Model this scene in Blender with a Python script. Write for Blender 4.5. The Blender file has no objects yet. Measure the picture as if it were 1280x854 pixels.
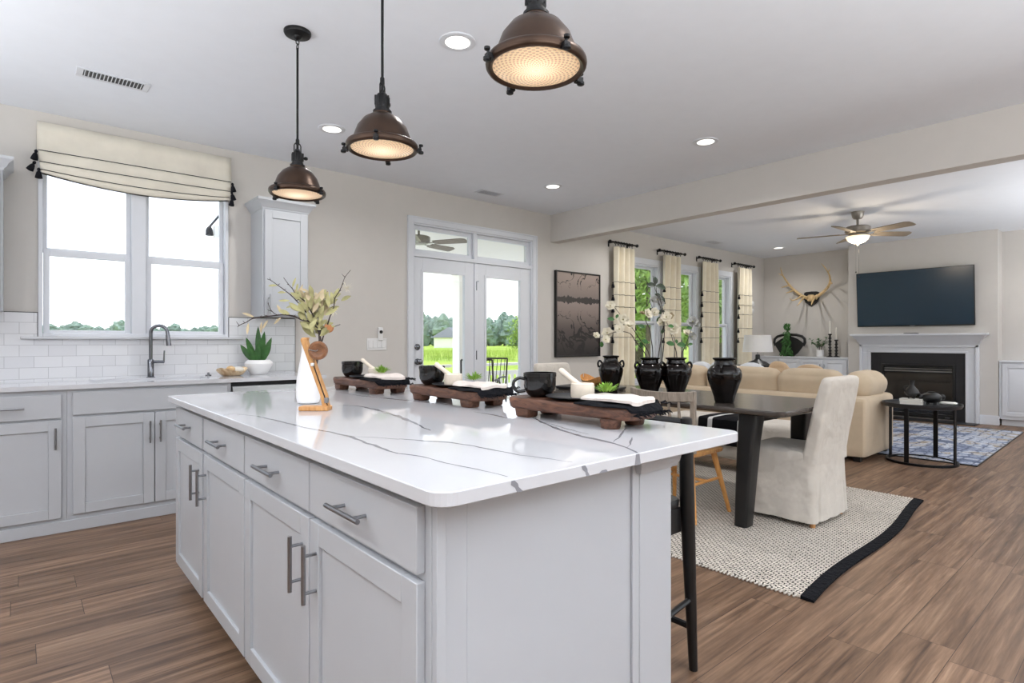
import bpy, bmesh, math, random
from mathutils import Vector, Matrix, noise
PI = math.pi
R = math.radians
sc = bpy.context.scene
col = sc.collection
rnd = random.Random(7)

# ------------------------------------------------------------------ camera, light, exposure
CF, CS, FPX, CAMH, HY = .6534, .7570, 713.7, 1.172, 427.2
cam_d = bpy.data.cameras.new('camera')
cam = bpy.data.objects.new('camera', cam_d)
col.objects.link(cam)
cam.location = (0, 0, CAMH)
cam.rotation_euler = (PI / 2, 0, math.atan2(CS, CF) - PI / 2)
cam_d.sensor_width = 36
cam_d.lens = FPX / 1280 * 36
cam_d.clip_start = .05
cam_d.clip_end = 2000
sc.camera = cam

def view(px, py, d):
    "world point seen at photo pixel (px,py), d metres in front of the camera"
    r = (px - 640) / FPX
    return Vector(((CF + CS * r) * d, (CS - CF * r) * d, CAMH - (py - HY) * d / FPX))

w = bpy.data.worlds.new('sky')
sc.world = w
w.use_nodes = True
nt = w.node_tree
bg = nt.nodes['Background']
tc = nt.nodes.new('ShaderNodeTexCoord')
sx = nt.nodes.new('ShaderNodeSeparateXYZ')
rp = nt.nodes.new('ShaderNodeValToRGB')
rp.color_ramp.elements[0].position = 0
rp.color_ramp.elements[0].color = (.93, .96, 1, 1)
rp.color_ramp.elements[1].position = .7
rp.color_ramp.elements[1].color = (.62, .77, 1, 1)
nt.links.new(tc.outputs['Generated'], sx.inputs[0])
nt.links.new(sx.outputs['Z'], rp.inputs[0])
nt.links.new(rp.outputs[0], bg.inputs[0])
bg.inputs[1].default_value = 2.1

sd = bpy.data.lights.new('sun', 'SUN')
so = bpy.data.objects.new('sun', sd)
col.objects.link(so)
sd.energy = 3.0
sd.angle = R(1)
sd.color = (1, .95, .88)
so.rotation_euler = Vector((.12, -.27, -.95)).to_track_quat('-Z', 'Y').to_euler()

for nm_, loc_, sx__, sy__, e_ in (('added_uplight', (.6, -1.7, 1.3), 4.5, 2.2, 270), ('added_uplight', (8.3, -1.0, 1.3), 2.5, 1.6, 130), ('added_uplight', (-1.75, 2.2, 1.3), 1.8, 3.6, 120)):  # uplights added out of view to brighten the ceiling, not lamps of the room
    a_ = bpy.data.lights.new(nm_, 'AREA')
    a_.shape = 'RECTANGLE'; a_.size = sx__; a_.size_y = sy__; a_.energy = e_; a_.color = (.95, .98, 1)
    o_ = bpy.data.objects.new(nm_, a_)
    col.objects.link(o_)
    o_.location = loc_; o_.rotation_euler = (PI, 0, 0)
CAN_W = 5.0
sc.view_settings.view_transform = 'Standard'
sc.view_settings.look = 'None'
sc.view_settings.gamma = 1
sc.view_settings.use_curve_mapping = False
sc.view_settings.exposure = 0.0
sc.cycles.use_denoising = True
sc.cycles.max_bounces = 10
sc.cycles.diffuse_bounces = 6
sc.cycles.glossy_bounces = 4
sc.cycles.transparent_max_bounces = 16
sc.cycles.sample_clamp_indirect = 6
sc.cycles.caustics_reflective = False
sc.cycles.caustics_refractive = False

# ------------------------------------------------------------------ materials
def lin(c):
    return tuple((v / 255 / 12.92 if v / 255 <= .04045 else ((v / 255 + .055) / 1.055) ** 2.4) for v in c) + (1,)

class N:
    def __init__(s, name):
        s.m = bpy.data.materials.new(name)
        s.m.use_nodes = True
        s.t = s.m.node_tree
        s.b = s.t.nodes['Principled BSDF']
    def n(s, ty, **k):
        x = s.t.nodes.new('ShaderNode' + ty)
        for a, b in k.items():
            setattr(x, a, b)
        return x
    def l(s, a, b):
        s.t.links.new(a, b)
    def coord(s, kind='Object', scale=(1, 1, 1), rot=(0, 0, 0)):
        c = s.n('TexCoord')
        mp = s.n('Mapping')
        mp.inputs['Scale'].default_value = scale
        mp.inputs['Rotation'].default_value = rot
        s.l(c.outputs[kind], mp.inputs[0])
        return mp.outputs[0]
    def noise(s, vec, scale, detail=4, rough=.55, dist=0):
        x = s.n('TexNoise')
        x.inputs['Scale'].default_value = scale
        x.inputs['Detail'].default_value = detail
        x.inputs['Roughness'].default_value = rough
        x.inputs['Distortion'].default_value = dist
        s.l(vec, x.inputs['Vector'])
        return x.outputs['Fac']
    def ramp(s, fac, stops):
        r = s.n('ValToRGB')
        e = r.color_ramp.elements
        while len(e) < len(stops):
            e.new(.5)
        for i, (p, c) in enumerate(stops):
            e[i].position = p
            e[i].color = c if len(c) == 4 else lin(c)
        s.l(fac, r.inputs[0])
        return r.outputs[0]
    def mix(s, fac, a, b, mode='MIX'):
        x = s.n('Mix', data_type='RGBA', blend_type=mode)
        for i, v in ((0, fac), (6, a), (7, b)):
            if hasattr(v, 'is_linked') or hasattr(v, 'links'):
                s.l(v, x.inputs[i])
            else:
                x.inputs[i].default_value = v
        return x.outputs[2]
    def bump(s, h, strength=.3, dist=.01):
        x = s.n('Bump')
        x.inputs['Strength'].default_value = strength
        x.inputs['Distance'].default_value = dist
        s.l(h, x.inputs['Height'])
        s.l(x.outputs[0], s.b.inputs['Normal'])
    def base(s, c):
        if isinstance(c, tuple):
            s.b.inputs['Base Color'].default_value = c if len(c) == 4 else lin(c)
        else:
            s.l(c, s.b.inputs['Base Color'])
    def set(s, rough=.5, metal=0, spec=None, **k):
        s.b.inputs['Roughness'].default_value = rough
        s.b.inputs['Metallic'].default_value = metal
        if spec is not None:
            s.b.inputs['Specular IOR Level'].default_value = spec
        for a, v in k.items():
            s.b.inputs[a].default_value = v
        return s

M = {}
def plain(name, c, rough=.5, metal=0, var=.04, scale=8, bump=0, bscale=60, spec=None, **k):
    "colour with a gentle procedural mottling"
    x = N(name)
    v = x.coord()
    f = x.noise(v, scale, 3)
    a = lin(c)
    lo = tuple(max(0, q * (1 - var)) for q in a[:3]) + (1,)
    hi = tuple(min(1, q * (1 + var)) for q in a[:3]) + (1,)
    x.base(x.ramp(f, [(.3, lo), (.7, hi)]))
    x.set(rough, metal, spec, **k)
    if bump:
        x.bump(x.noise(v, bscale, 3), bump, .004)
    M[name] = x.m
    return x.m

plain('wall', (203, 199, 194), .75, var=.012, bump=.08, bscale=220)
plain('ceiling', (232, 236, 243), .85, var=.01, bump=.1, bscale=160)
plain('trim', (214, 217, 223), .35, var=.01)
plain('cabinet', (182, 185, 190), .32, var=.01)
plain('nickel', (150, 152, 156), .28, 1, var=.05, scale=90)
plain('chrome', (120, 122, 128), .14, 1, var=.03)
plain('black_metal', (18, 18, 20), .4, .5, var=.1)
plain('bronze', (66, 50, 40), .34, .7, var=.2, scale=18)
plain('black_wood', (17, 17, 18), .38, var=.15, scale=20, bump=.08)
plain('vase_glaze', (13, 8, 7), .09, var=.6, scale=9, spec=.4)
plain('black_ceramic', (12, 12, 13), .1, var=.2, spec=.6)
plain('black_matte', (13, 13, 14), .5, var=.2)
plain('slate', (30, 32, 36), .35, var=.2, scale=14, bump=.15)
plain('marble', (226, 214, 198), .4, var=.08, scale=40)
plain('white_ceramic', (238, 238, 238), .3, var=.01)
plain('steel', (190, 192, 196), .3, 1, var=.03, scale=60)
plain('plastic_white', (226, 226, 226), .4, var=.01)
plain('antler', (206, 178, 132), .55, var=.25, scale=9, bump=.3, bscale=40)
plain('antler_tip', (120, 112, 104), .5, var=.2)
plain('leaf_green', (60, 104, 52), .45, var=.35, scale=14, spec=.4)
plain('leaf_light', (130, 172, 62), .5, var=.3, scale=20)
plain('leaf_dark', (44, 58, 42), .5, var=.3, scale=20)
plain('leaf_sage', (168, 164, 116), .6, var=.3, scale=16)
plain('leaf_tan', (186, 170, 138), .6, var=.25, scale=16)
plain('tree_leaf', (150, 178, 92), .7, var=.35, scale=3, **{'Subsurface Weight': 0})
plain('leaf_rust', (180, 122, 80), .6, var=.2, scale=16)
plain('petal', (236, 230, 212), .6, var=.08, scale=30)
plain('petal_grey', (176, 176, 172), .6, var=.15, scale=30)
plain('twig', (58, 46, 44), .7, var=.3, scale=40)
plain('candle', (240, 236, 226), .5, var=.01)
plain('lamp_shade', (240, 240, 240), .8, var=.01, bump=.1, bscale=300)
plain('grout', (176, 176, 178), .8)
plain('bounce_concrete', (204, 202, 198), .8, var=.05, scale=1)
plain('porch', (244, 242, 236), .6, var=.01)
plain('decking', (226, 222, 214), .7, var=.06)
plain('book_paper', (226, 222, 214), .7, var=.03, scale=60)
plain('fan_metal', (142, 136, 128), .35, .6, var=.05)
plain('fan_blade', (132, 122, 108), .5, var=.12, scale=24)
plain('firebox', (9, 9, 10), .35, var=.3)
plain('surround', (26, 26, 30), .45, var=.2, scale=5)
plain('bark', (104, 92, 78), .9, var=.3, scale=6, bump=.5)
plain('tree_far', (122, 142, 126), .9, var=.3, scale=.35)  # distance haze is mixed into this pale leaf colour
plain('tree_mid', (150, 176, 76), .9, var=.35, scale=.6)
plain('roofing', (120, 122, 128), .9, var=.1)
plain('stone_white', (222, 220, 214), .6, var=.08, scale=30)

def fabric(name, c, var=.06, wrinkle=.25, ws=5):
    x = N(name)
    v = x.coord()
    a = lin(c)
    f = x.noise(v, 6, 3)
    x.base(x.ramp(f, [(.3, tuple(q * (1 - var) for q in a[:3]) + (1,)), (.7, tuple(min(1, q * (1 + var)) for q in a[:3]) + (1,))]))
    x.set(.9, 0, .15)
    x.b.inputs['Sheen Weight'].default_value = .15 if sum(c) > 200 else 0
    w1 = x.noise(v, ws, 3, .5, .15)
    w2 = x.noise(v, 700, 2)
    m = x.n('Math', operation='MULTIPLY_ADD')
    x.l(w2, m.inputs[0])
    m.inputs[1].default_value = .05
    x.l(w1, m.inputs[2])
    x.bump(m.outputs[0], wrinkle, .06)
    M[name] = x.m
fabric('linen', (207, 200, 190), wrinkle=.8, ws=5)
fabric('sofa_fabric', (196, 178, 153), wrinkle=.22, ws=4)
fabric('white_fabric', (214, 218, 224), wrinkle=.3)
fabric('curtain', (232, 224, 204), wrinkle=.1)
fabric('shade_cloth', (228, 222, 208), wrinkle=.12, ws=3)
fabric('napkin_white', (214, 204, 197), wrinkle=.3, ws=30)
fabric('black_cloth', (15, 16, 21), wrinkle=.3, ws=40)
fabric('tassel', (28, 28, 33), wrinkle=.1)
fabric('tan_fabric', (196, 170, 140), wrinkle=.2)

def wood(name, c1, c2, scale=(1, 14, 14), rough=.45, bump=.15, s=3):
    x = N(name)
    v = x.coord(scale=scale)
    f = x.noise(v, s, 6, .6, 1.2)
    x.base(x.ramp(f, [(.3, lin(c1)), (.7, lin(c2))]))
    x.set(rough)
    x.bump(f, bump, .004)
    M[name] = x.m
wood('board_wood', (52, 32, 25), (122, 82, 62), scale=(12, 2.2, 12), s=5, rough=.5, bump=.5)
wood('light_wood', (176, 122, 70), (214, 164, 106), scale=(14, 14, 2), s=4)
wood('orange_wood', (188, 128, 66), (222, 166, 98), scale=(10, 10, 2), s=4)
wood('grey_wood', (120, 110, 100), (168, 156, 142), scale=(14, 14, 2), s=4)
wood('disc_wood', (92, 58, 36), (148, 100, 66), scale=(6, 6, 6), s=5)
wood('table_wood', (52, 47, 44), (88, 81, 76), scale=(14, 1.5, 14), s=3, rough=.2, bump=.1)
wood('bowl_wood', (190, 150, 98), (232, 206, 160), scale=(6, 6, 6), s=4)
wood('driftwood', (150, 112, 72), (226, 206, 172), scale=(8, 8, 8), s=2)

def floor_mat():
    x = N('plank_floor')
    v = x.coord()
    sp = x.n('SeparateXYZ')
    x.l(v, sp.inputs[0])
    dv = x.n('Math', operation='DIVIDE')
    x.l(sp.outputs[1], dv.inputs[0]); dv.inputs[1].default_value = .18
    fl = x.n('Math', operation='FLOOR')
    x.l(dv.outputs[0], fl.inputs[0])
    wn_ = x.n('TexWhiteNoise', noise_dimensions='1D')
    x.l(fl.outputs[0], wn_.inputs['W'])
    sh = x.n('Math', operation='MULTIPLY_ADD')
    x.l(wn_.outputs['Value'], sh.inputs[0]); sh.inputs[1].default_value = 1.22
    x.l(sp.outputs[0], sh.inputs[2])
    cbn = x.n('CombineXYZ')
    x.l(sh.outputs[0], cbn.inputs[0]); x.l(sp.outputs[1], cbn.inputs[1])
    v = cbn.outputs[0]
    br = x.n('TexBrick', offset=0, offset_frequency=2)
    br.inputs['Scale'].default_value = 1
    br.inputs['Brick Width'].default_value = 1.22
    br.inputs['Row Height'].default_value = .18
    br.inputs['Mortar Size'].default_value = .0012
    br.inputs['Mortar Smooth'].default_value = .1
    br.inputs['Bias'].default_value = 0
    br.inputs['Color1'].default_value = (0, 0, 0, 1)
    br.inputs['Color2'].default_value = (1, 1, 1, 1)
    br.inputs['Mortar'].default_value = (.5, .5, .5, 1)
    x.l(v, br.inputs['Vector'])
    # per plank offset for the grain
    add = x.n('VectorMath', operation='MULTIPLY_ADD')
    x.l(br.outputs['Color'], add.inputs[0])
    add.inputs[1].default_value = (7, 3, 5)
    x.l(v, add.inputs[2])
    mp = x.n('Mapping')
    mp.inputs['Scale'].default_value = (.9, 16, 1)
    x.l(add.outputs[0], mp.inputs[0])
    g = x.noise(mp.outputs[0], 1.6, 7, .62, .35)
    mp2 = x.n('Mapping')
    mp2.inputs['Scale'].default_value = (2.5, 60, 1)
    x.l(add.outputs[0], mp2.inputs[0])
    g2 = x.noise(mp2.outputs[0], 1.6, 4, .6, .3)
    c = x.ramp(g, [(.28, (76, 58, 46)), (.48, (117, 93, 75)), (.62, (141, 115, 94)), (.8, (165, 141, 118))])
    tint = x.ramp(br.outputs['Color'], [(0, (.78, .76, .74, 1)), (1, (1.12, 1.1, 1.08, 1))])
    c = x.mix(1.0, c, tint, 'MULTIPLY')
    fine = x.ramp(g2, [(.3, (.76, .75, .74, 1)), (.7, (1.12, 1.12, 1.12, 1))])
    c = x.mix(1.0, c, fine, 'MULTIPLY')
    c = x.mix(br.outputs['Fac'], c, lin((60, 44, 36)))
    x.base(c)
    x.set(.42, 0, .35)
    x.bump(g2, .12, .002)
    M['plank_floor'] = x.m
floor_mat()

def tile_mat():
    x = N('subway_tile')
    v = x.coord(rot=(R(90), 0, 0))
    br = x.n('TexBrick', offset=.5)
    br.inputs['Scale'].default_value = 1
    br.inputs['Brick Width'].default_value = .152
    br.inputs['Row Height'].default_value = .0765
    br.inputs['Mortar Size'].default_value = .0013
    br.inputs['Mortar Smooth'].default_value = .2
    br.inputs['Color1'].default_value = lin((222, 223, 226))
    br.inputs['Color2'].default_value = lin((214, 215, 219))
    br.inputs['Mortar'].default_value = lin((176, 177, 180))
    x.l(v, br.inputs['Vector'])
    x.base(br.outputs['Color'])
    x.set(.16)
    inv = x.n('Math', operation='SUBTRACT')
    inv.inputs[0].default_value = 1
    x.l(br.outputs['Fac'], inv.inputs[1])
    x.bump(inv.outputs[0], .4, .0015)
    M['subway_tile'] = x.m
tile_mat()

def quartz(name, c=(208, 209, 213)):
    x = N(name)
    v = x.coord()
    f = x.noise(v, 2.4, 4, .5, .6)
    x.base(x.ramp(f, [(.3, lin(tuple(q - 5 for q in c))), (.7, lin(c))]))
    x.set(.06, 0, .6)
    M[name] = x.m
quartz('quartz', (203, 204, 208))
quartz('quartz_vein', (138, 139, 145))

def rug_mat():
    x = N('woven_rug')
    v = x.coord()
    br = x.n('TexBrick', offset=.5)
    br.inputs['Scale'].default_value = 1
    br.inputs['Brick Width'].default_value = .036
    br.inputs['Row Height'].default_value = .017
    br.inputs['Mortar Size'].default_value = .0036
    br.inputs['Mortar Smooth'].default_value = .6
    br.inputs['Color1'].default_value = lin((232, 224, 212))
    br.inputs['Color2'].default_value = lin((216, 208, 196))
    br.inputs['Mortar'].default_value = lin((40, 37, 38))
    nz = x.n('TexNoise')
    nz.inputs['Scale'].default_value = 40
    x.l(v, nz.inputs['Vector'])
    ad = x.n('VectorMath', operation='MULTIPLY_ADD')
    x.l(nz.outputs['Color'], ad.inputs[0])
    ad.inputs[1].default_value = (.012, .012, 0)
    x.l(v, ad.inputs[2])
    rot = x.n('Mapping')
    rot.inputs['Rotation'].default_value = (0, 0, PI / 2)
    x.l(ad.outputs[0], rot.inputs[0])
    x.l(rot.outputs[0], br.inputs['Vector'])
    x.base(br.outputs['Color'])
    x.set(.95, 0, .05)
    inv = x.n('Math', operation='SUBTRACT')
    inv.inputs[0].default_value = 1
    x.l(br.outputs['Fac'], inv.inputs[1])
    x.bump(inv.outputs[0], .8, .01)
    M['woven_rug'] = x.m
rug_mat()

def rug2_mat():
    x = N('faded_rug')
    v = x.coord()
    f = x.noise(v, 2.2, 5, .65, .8)
    c = x.ramp(f, [(.32, (76, 84, 102)), (.44, (132, 142, 164)), (.52, (188, 194, 204)), (.6, (156, 142, 120)), (.7, (196, 200, 208))])
    ck = x.n('TexBrick', offset=.3)
    ck.inputs['Scale'].default_value = 1
    ck.inputs['Brick Width'].default_value = .17
    ck.inputs['Row Height'].default_value = .11
    ck.inputs['Mortar Size'].default_value = .014
    ck.inputs['Mortar Smooth'].default_value = .7
    nz = x.n('TexNoise')
    nz.inputs['Scale'].default_value = 9
    x.l(v, nz.inputs['Vector'])
    ad = x.n('VectorMath', operation='MULTIPLY_ADD')
    x.l(nz.outputs['Color'], ad.inputs[0])
    ad.inputs[1].default_value = (.12, .12, 0)
    x.l(v, ad.inputs[2])
    x.l(ad.outputs[0], ck.inputs['Vector'])
    mf = x.n('Math', operation='MULTIPLY')
    x.l(ck.outputs['Fac'], mf.inputs[0])
    mf.inputs[1].default_value = .75
    c = x.mix(mf.outputs[0], c, lin((84, 92, 112)))
    f2 = x.noise(v, 60, 3, .7)
    c = x.mix(1.0, c, x.ramp(f2, [(.3, (.62, .62, .66, 1)), (.65, (1.2, 1.2, 1.2, 1))]), 'MULTIPLY')
    x.base(c)
    x.set(.95, 0, .1)
    x.bump(f2, .5, .008)
    M['faded_rug'] = x.m
rug2_mat()

def glass_mat(name='pane_glass', refl=1.0):
    x = N(name)
    t = x.t
    out = t.nodes['Material Output']
    tr = x.n('BsdfTransparent')
    gl = x.n('BsdfGlossy')
    gl.inputs['Roughness'].default_value = 0
    fr = x.n('Fresnel')
    # a thin sheet: same ior seen from either side
    ge = x.n('NewGeometry')
    mr = x.n('MapRange')
    x.l(ge.outputs['Backfacing'], mr.inputs[0])
    mr.inputs[3].default_value = 1.45
    mr.inputs[4].default_value = 1 / 1.45
    x.l(mr.outputs[0], fr.inputs[0])
    mx = x.n('MixShader')
    x.l(fr.outputs[0], mx.inputs[0])
    x.l(tr.outputs[0], mx.inputs[1])
    x.l(gl.outputs[0], mx.inputs[2])
    x.l(mx.outputs[0], out.inputs[0])
    t.nodes.remove(x.b)
    M[name] = x.m
glass_mat()

def emis(name, c, s, base=(230, 230, 230)):
    x = N(name)
    x.base(base)
    x.b.inputs['Emission Color'].default_value = lin(c)
    x.b.inputs['Emission Strength'].default_value = s
    M[name] = x.m
    return x
emis('can_glow', (255, 250, 240), 2.2)
emis('bowl_glow', (255, 226, 180), 1.15)

def lens_mat():
    x = N('ribbed_lens')
    v = x.coord()
    sp = x.n('SeparateXYZ')
    x.l(v, sp.inputs[0])
    at = x.n('Math', operation='ARCTAN2')
    x.l(sp.outputs[0], at.inputs[0])
    x.l(sp.outputs[1], at.inputs[1])
    ln = x.n('VectorMath', operation='LENGTH')
    x.l(v, ln.inputs[0])
    def sn(src, k):
        a = x.n('Math', operation='MULTIPLY')
        x.l(src, a.inputs[0])
        a.inputs[1].default_value = k
        b = x.n('Math', operation='SINE')
        x.l(a.outputs[0], b.inputs[0])
        return b.outputs[0]
    p = x.n('Math', operation='MULTIPLY')
    x.l(sn(at.outputs[0], 30), p.inputs[0])
    x.l(sn(ln.outputs['Value'], 480), p.inputs[1])
    e = x.ramp(p.outputs[0], [(0, (1.1, 1.1, 1.1, 1)), (.3, (.38, .38, .38, 1))])
    glow = x.ramp(ln.outputs['Value'], [(0, (1.6, 1.35, 1.0, 1)), (.045, (1.25, .95, .62, 1)), (.075, (.82, .56, .34, 1)), (.13, (.62, .41, .25, 1))])
    c = x.mix(1.0, glow, e, 'MULTIPLY')
    x.base((200, 180, 150))
    x.l(c, x.b.inputs['Emission Color'])
    x.b.inputs['Emission Strength'].default_value = .75
    x.set(.15)
    M['ribbed_lens'] = x.m
lens_mat()

def grass_mat():
    x = N('field_grass')
    v = x.coord()
    f = x.noise(v, .08, 6, .7)
    f2 = x.noise(v, 3, 4, .7)
    c = x.ramp(f, [(.3, (126, 150, 58)), (.5, (158, 180, 76)), (.7, (178, 186, 100))])
    c = x.mix(1.0, c, x.ramp(f2, [(.3, (.8, .8, .8, 1)), (.7, (1.15, 1.15, 1.1, 1))]), 'MULTIPLY')
    x.base(c)
    x.set(.95, 0, .1)
    M['field_grass'] = x.m
grass_mat()

def art_mat():
    "monochrome print of a misty lake with overhanging twigs, mirrored at the shoreline"
    x = N('lake_print')
    c = x.n('TexCoord')
    sp = x.n('SeparateXYZ')
    x.l(c.outputs['Object'], sp.inputs[0])
    z = x.n('Math', operation='SUBTRACT')
    x.l(sp.outputs[2], z.inputs[0])
    z.inputs[1].default_value = .18
    ab = x.n('Math', operation='ABSOLUTE')
    x.l(z.outputs[0], ab.inputs[0])
    cb = x.n('CombineXYZ')
    x.l(sp.outputs[0], cb.inputs[0])
    x.l(ab.outputs[0], cb.inputs[2])
    sky = x.ramp(z.outputs[0], [(0, (52, 46, 46)), (.02, (120, 108, 104)), (.5, (178, 160, 150))])
    wat = x.n('MapRange')
    x.l(z.outputs[0], wat.inputs[0])
    wat.inputs[1].default_value = -.68
    wat.inputs[2].default_value = 0
    water = x.ramp(wat.outputs[0], [(0, (34, 30, 30)), (.45, (84, 74, 70)), (.8, (136, 122, 116)), (1, (150, 136, 130))])
    gt = x.n('Math', operation='GREATER_THAN')
    x.l(z.outputs[0], gt.inputs[0])
    gt.inputs[1].default_value = 0
    base = x.mix(gt.outputs[0], water, sky)
    # treeline band
    tn = x.noise(cb.outputs[0], 14, 4, .7)
    thr = x.n('Math', operation='MULTIPLY_ADD')
    x.l(tn, thr.inputs[0])
    thr.inputs[1].default_value = -.14
    x.l(ab.outputs[0], thr.inputs[2])
    lt = x.n('Math', operation='LESS_THAN')
    x.l(thr.outputs[0], lt.inputs[0])
    lt.inputs[1].default_value = -.035
    base = x.mix(lt.outputs[0], base, lin((44, 38, 38)))
    # twigs at top and bottom
    vo = x.n('TexNoise')
    vo.inputs['Scale'].default_value = 4.5
    vo.inputs['Detail'].default_value = 6
    vo.inputs['Distortion'].default_value = .9
    x.l(cb.outputs[0], vo.inputs['Vector'])
    s1 = x.n('Math', operation='SUBTRACT')
    x.l(vo.outputs['Fac'], s1.inputs[0])
    s1.inputs[1].default_value = .5
    a1 = x.n('Math', operation='ABSOLUTE')
    x.l(s1.outputs[0], a1.inputs[0])
    wdt = x.n('MapRange')
    x.l(ab.outputs[0], wdt.inputs[0])
    wdt.inputs[1].default_value = .12
    wdt.inputs[2].default_value = .5
    wdt.inputs[3].default_value = 0
    wdt.inputs[4].default_value = .04
    l2 = x.n('Math', operation='LESS_THAN')
    x.l(a1.outputs[0], l2.inputs[0])
    x.l(wdt.outputs[0], l2.inputs[1])
    base = x.mix(l2.outputs[0], base, lin((26, 22, 22)))
    x.base(base)
    x.set(.35)
    M['lake_print'] = x.m
art_mat()

def striped_mat():
    x = N('striped_cloth')
    v = x.coord()
    wv = x.n('TexWave', bands_direction='Y')
    wv.inputs['Scale'].default_value = 1.1
    x.l(v, wv.inputs['Vector'])
    x.base(x.ramp(wv.outputs['Fac'], [(0, (20, 20, 24)), (.93, (20, 20, 24)), (.95, (210, 210, 210))]))
    x.set(.9, 0, .1)
    M['striped_cloth'] = x.m
striped_mat()

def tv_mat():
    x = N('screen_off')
    x.base((26, 50, 66))  # bluish window reflection is put into the screen's base colour
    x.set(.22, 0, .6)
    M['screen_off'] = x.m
tv_mat()

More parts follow.
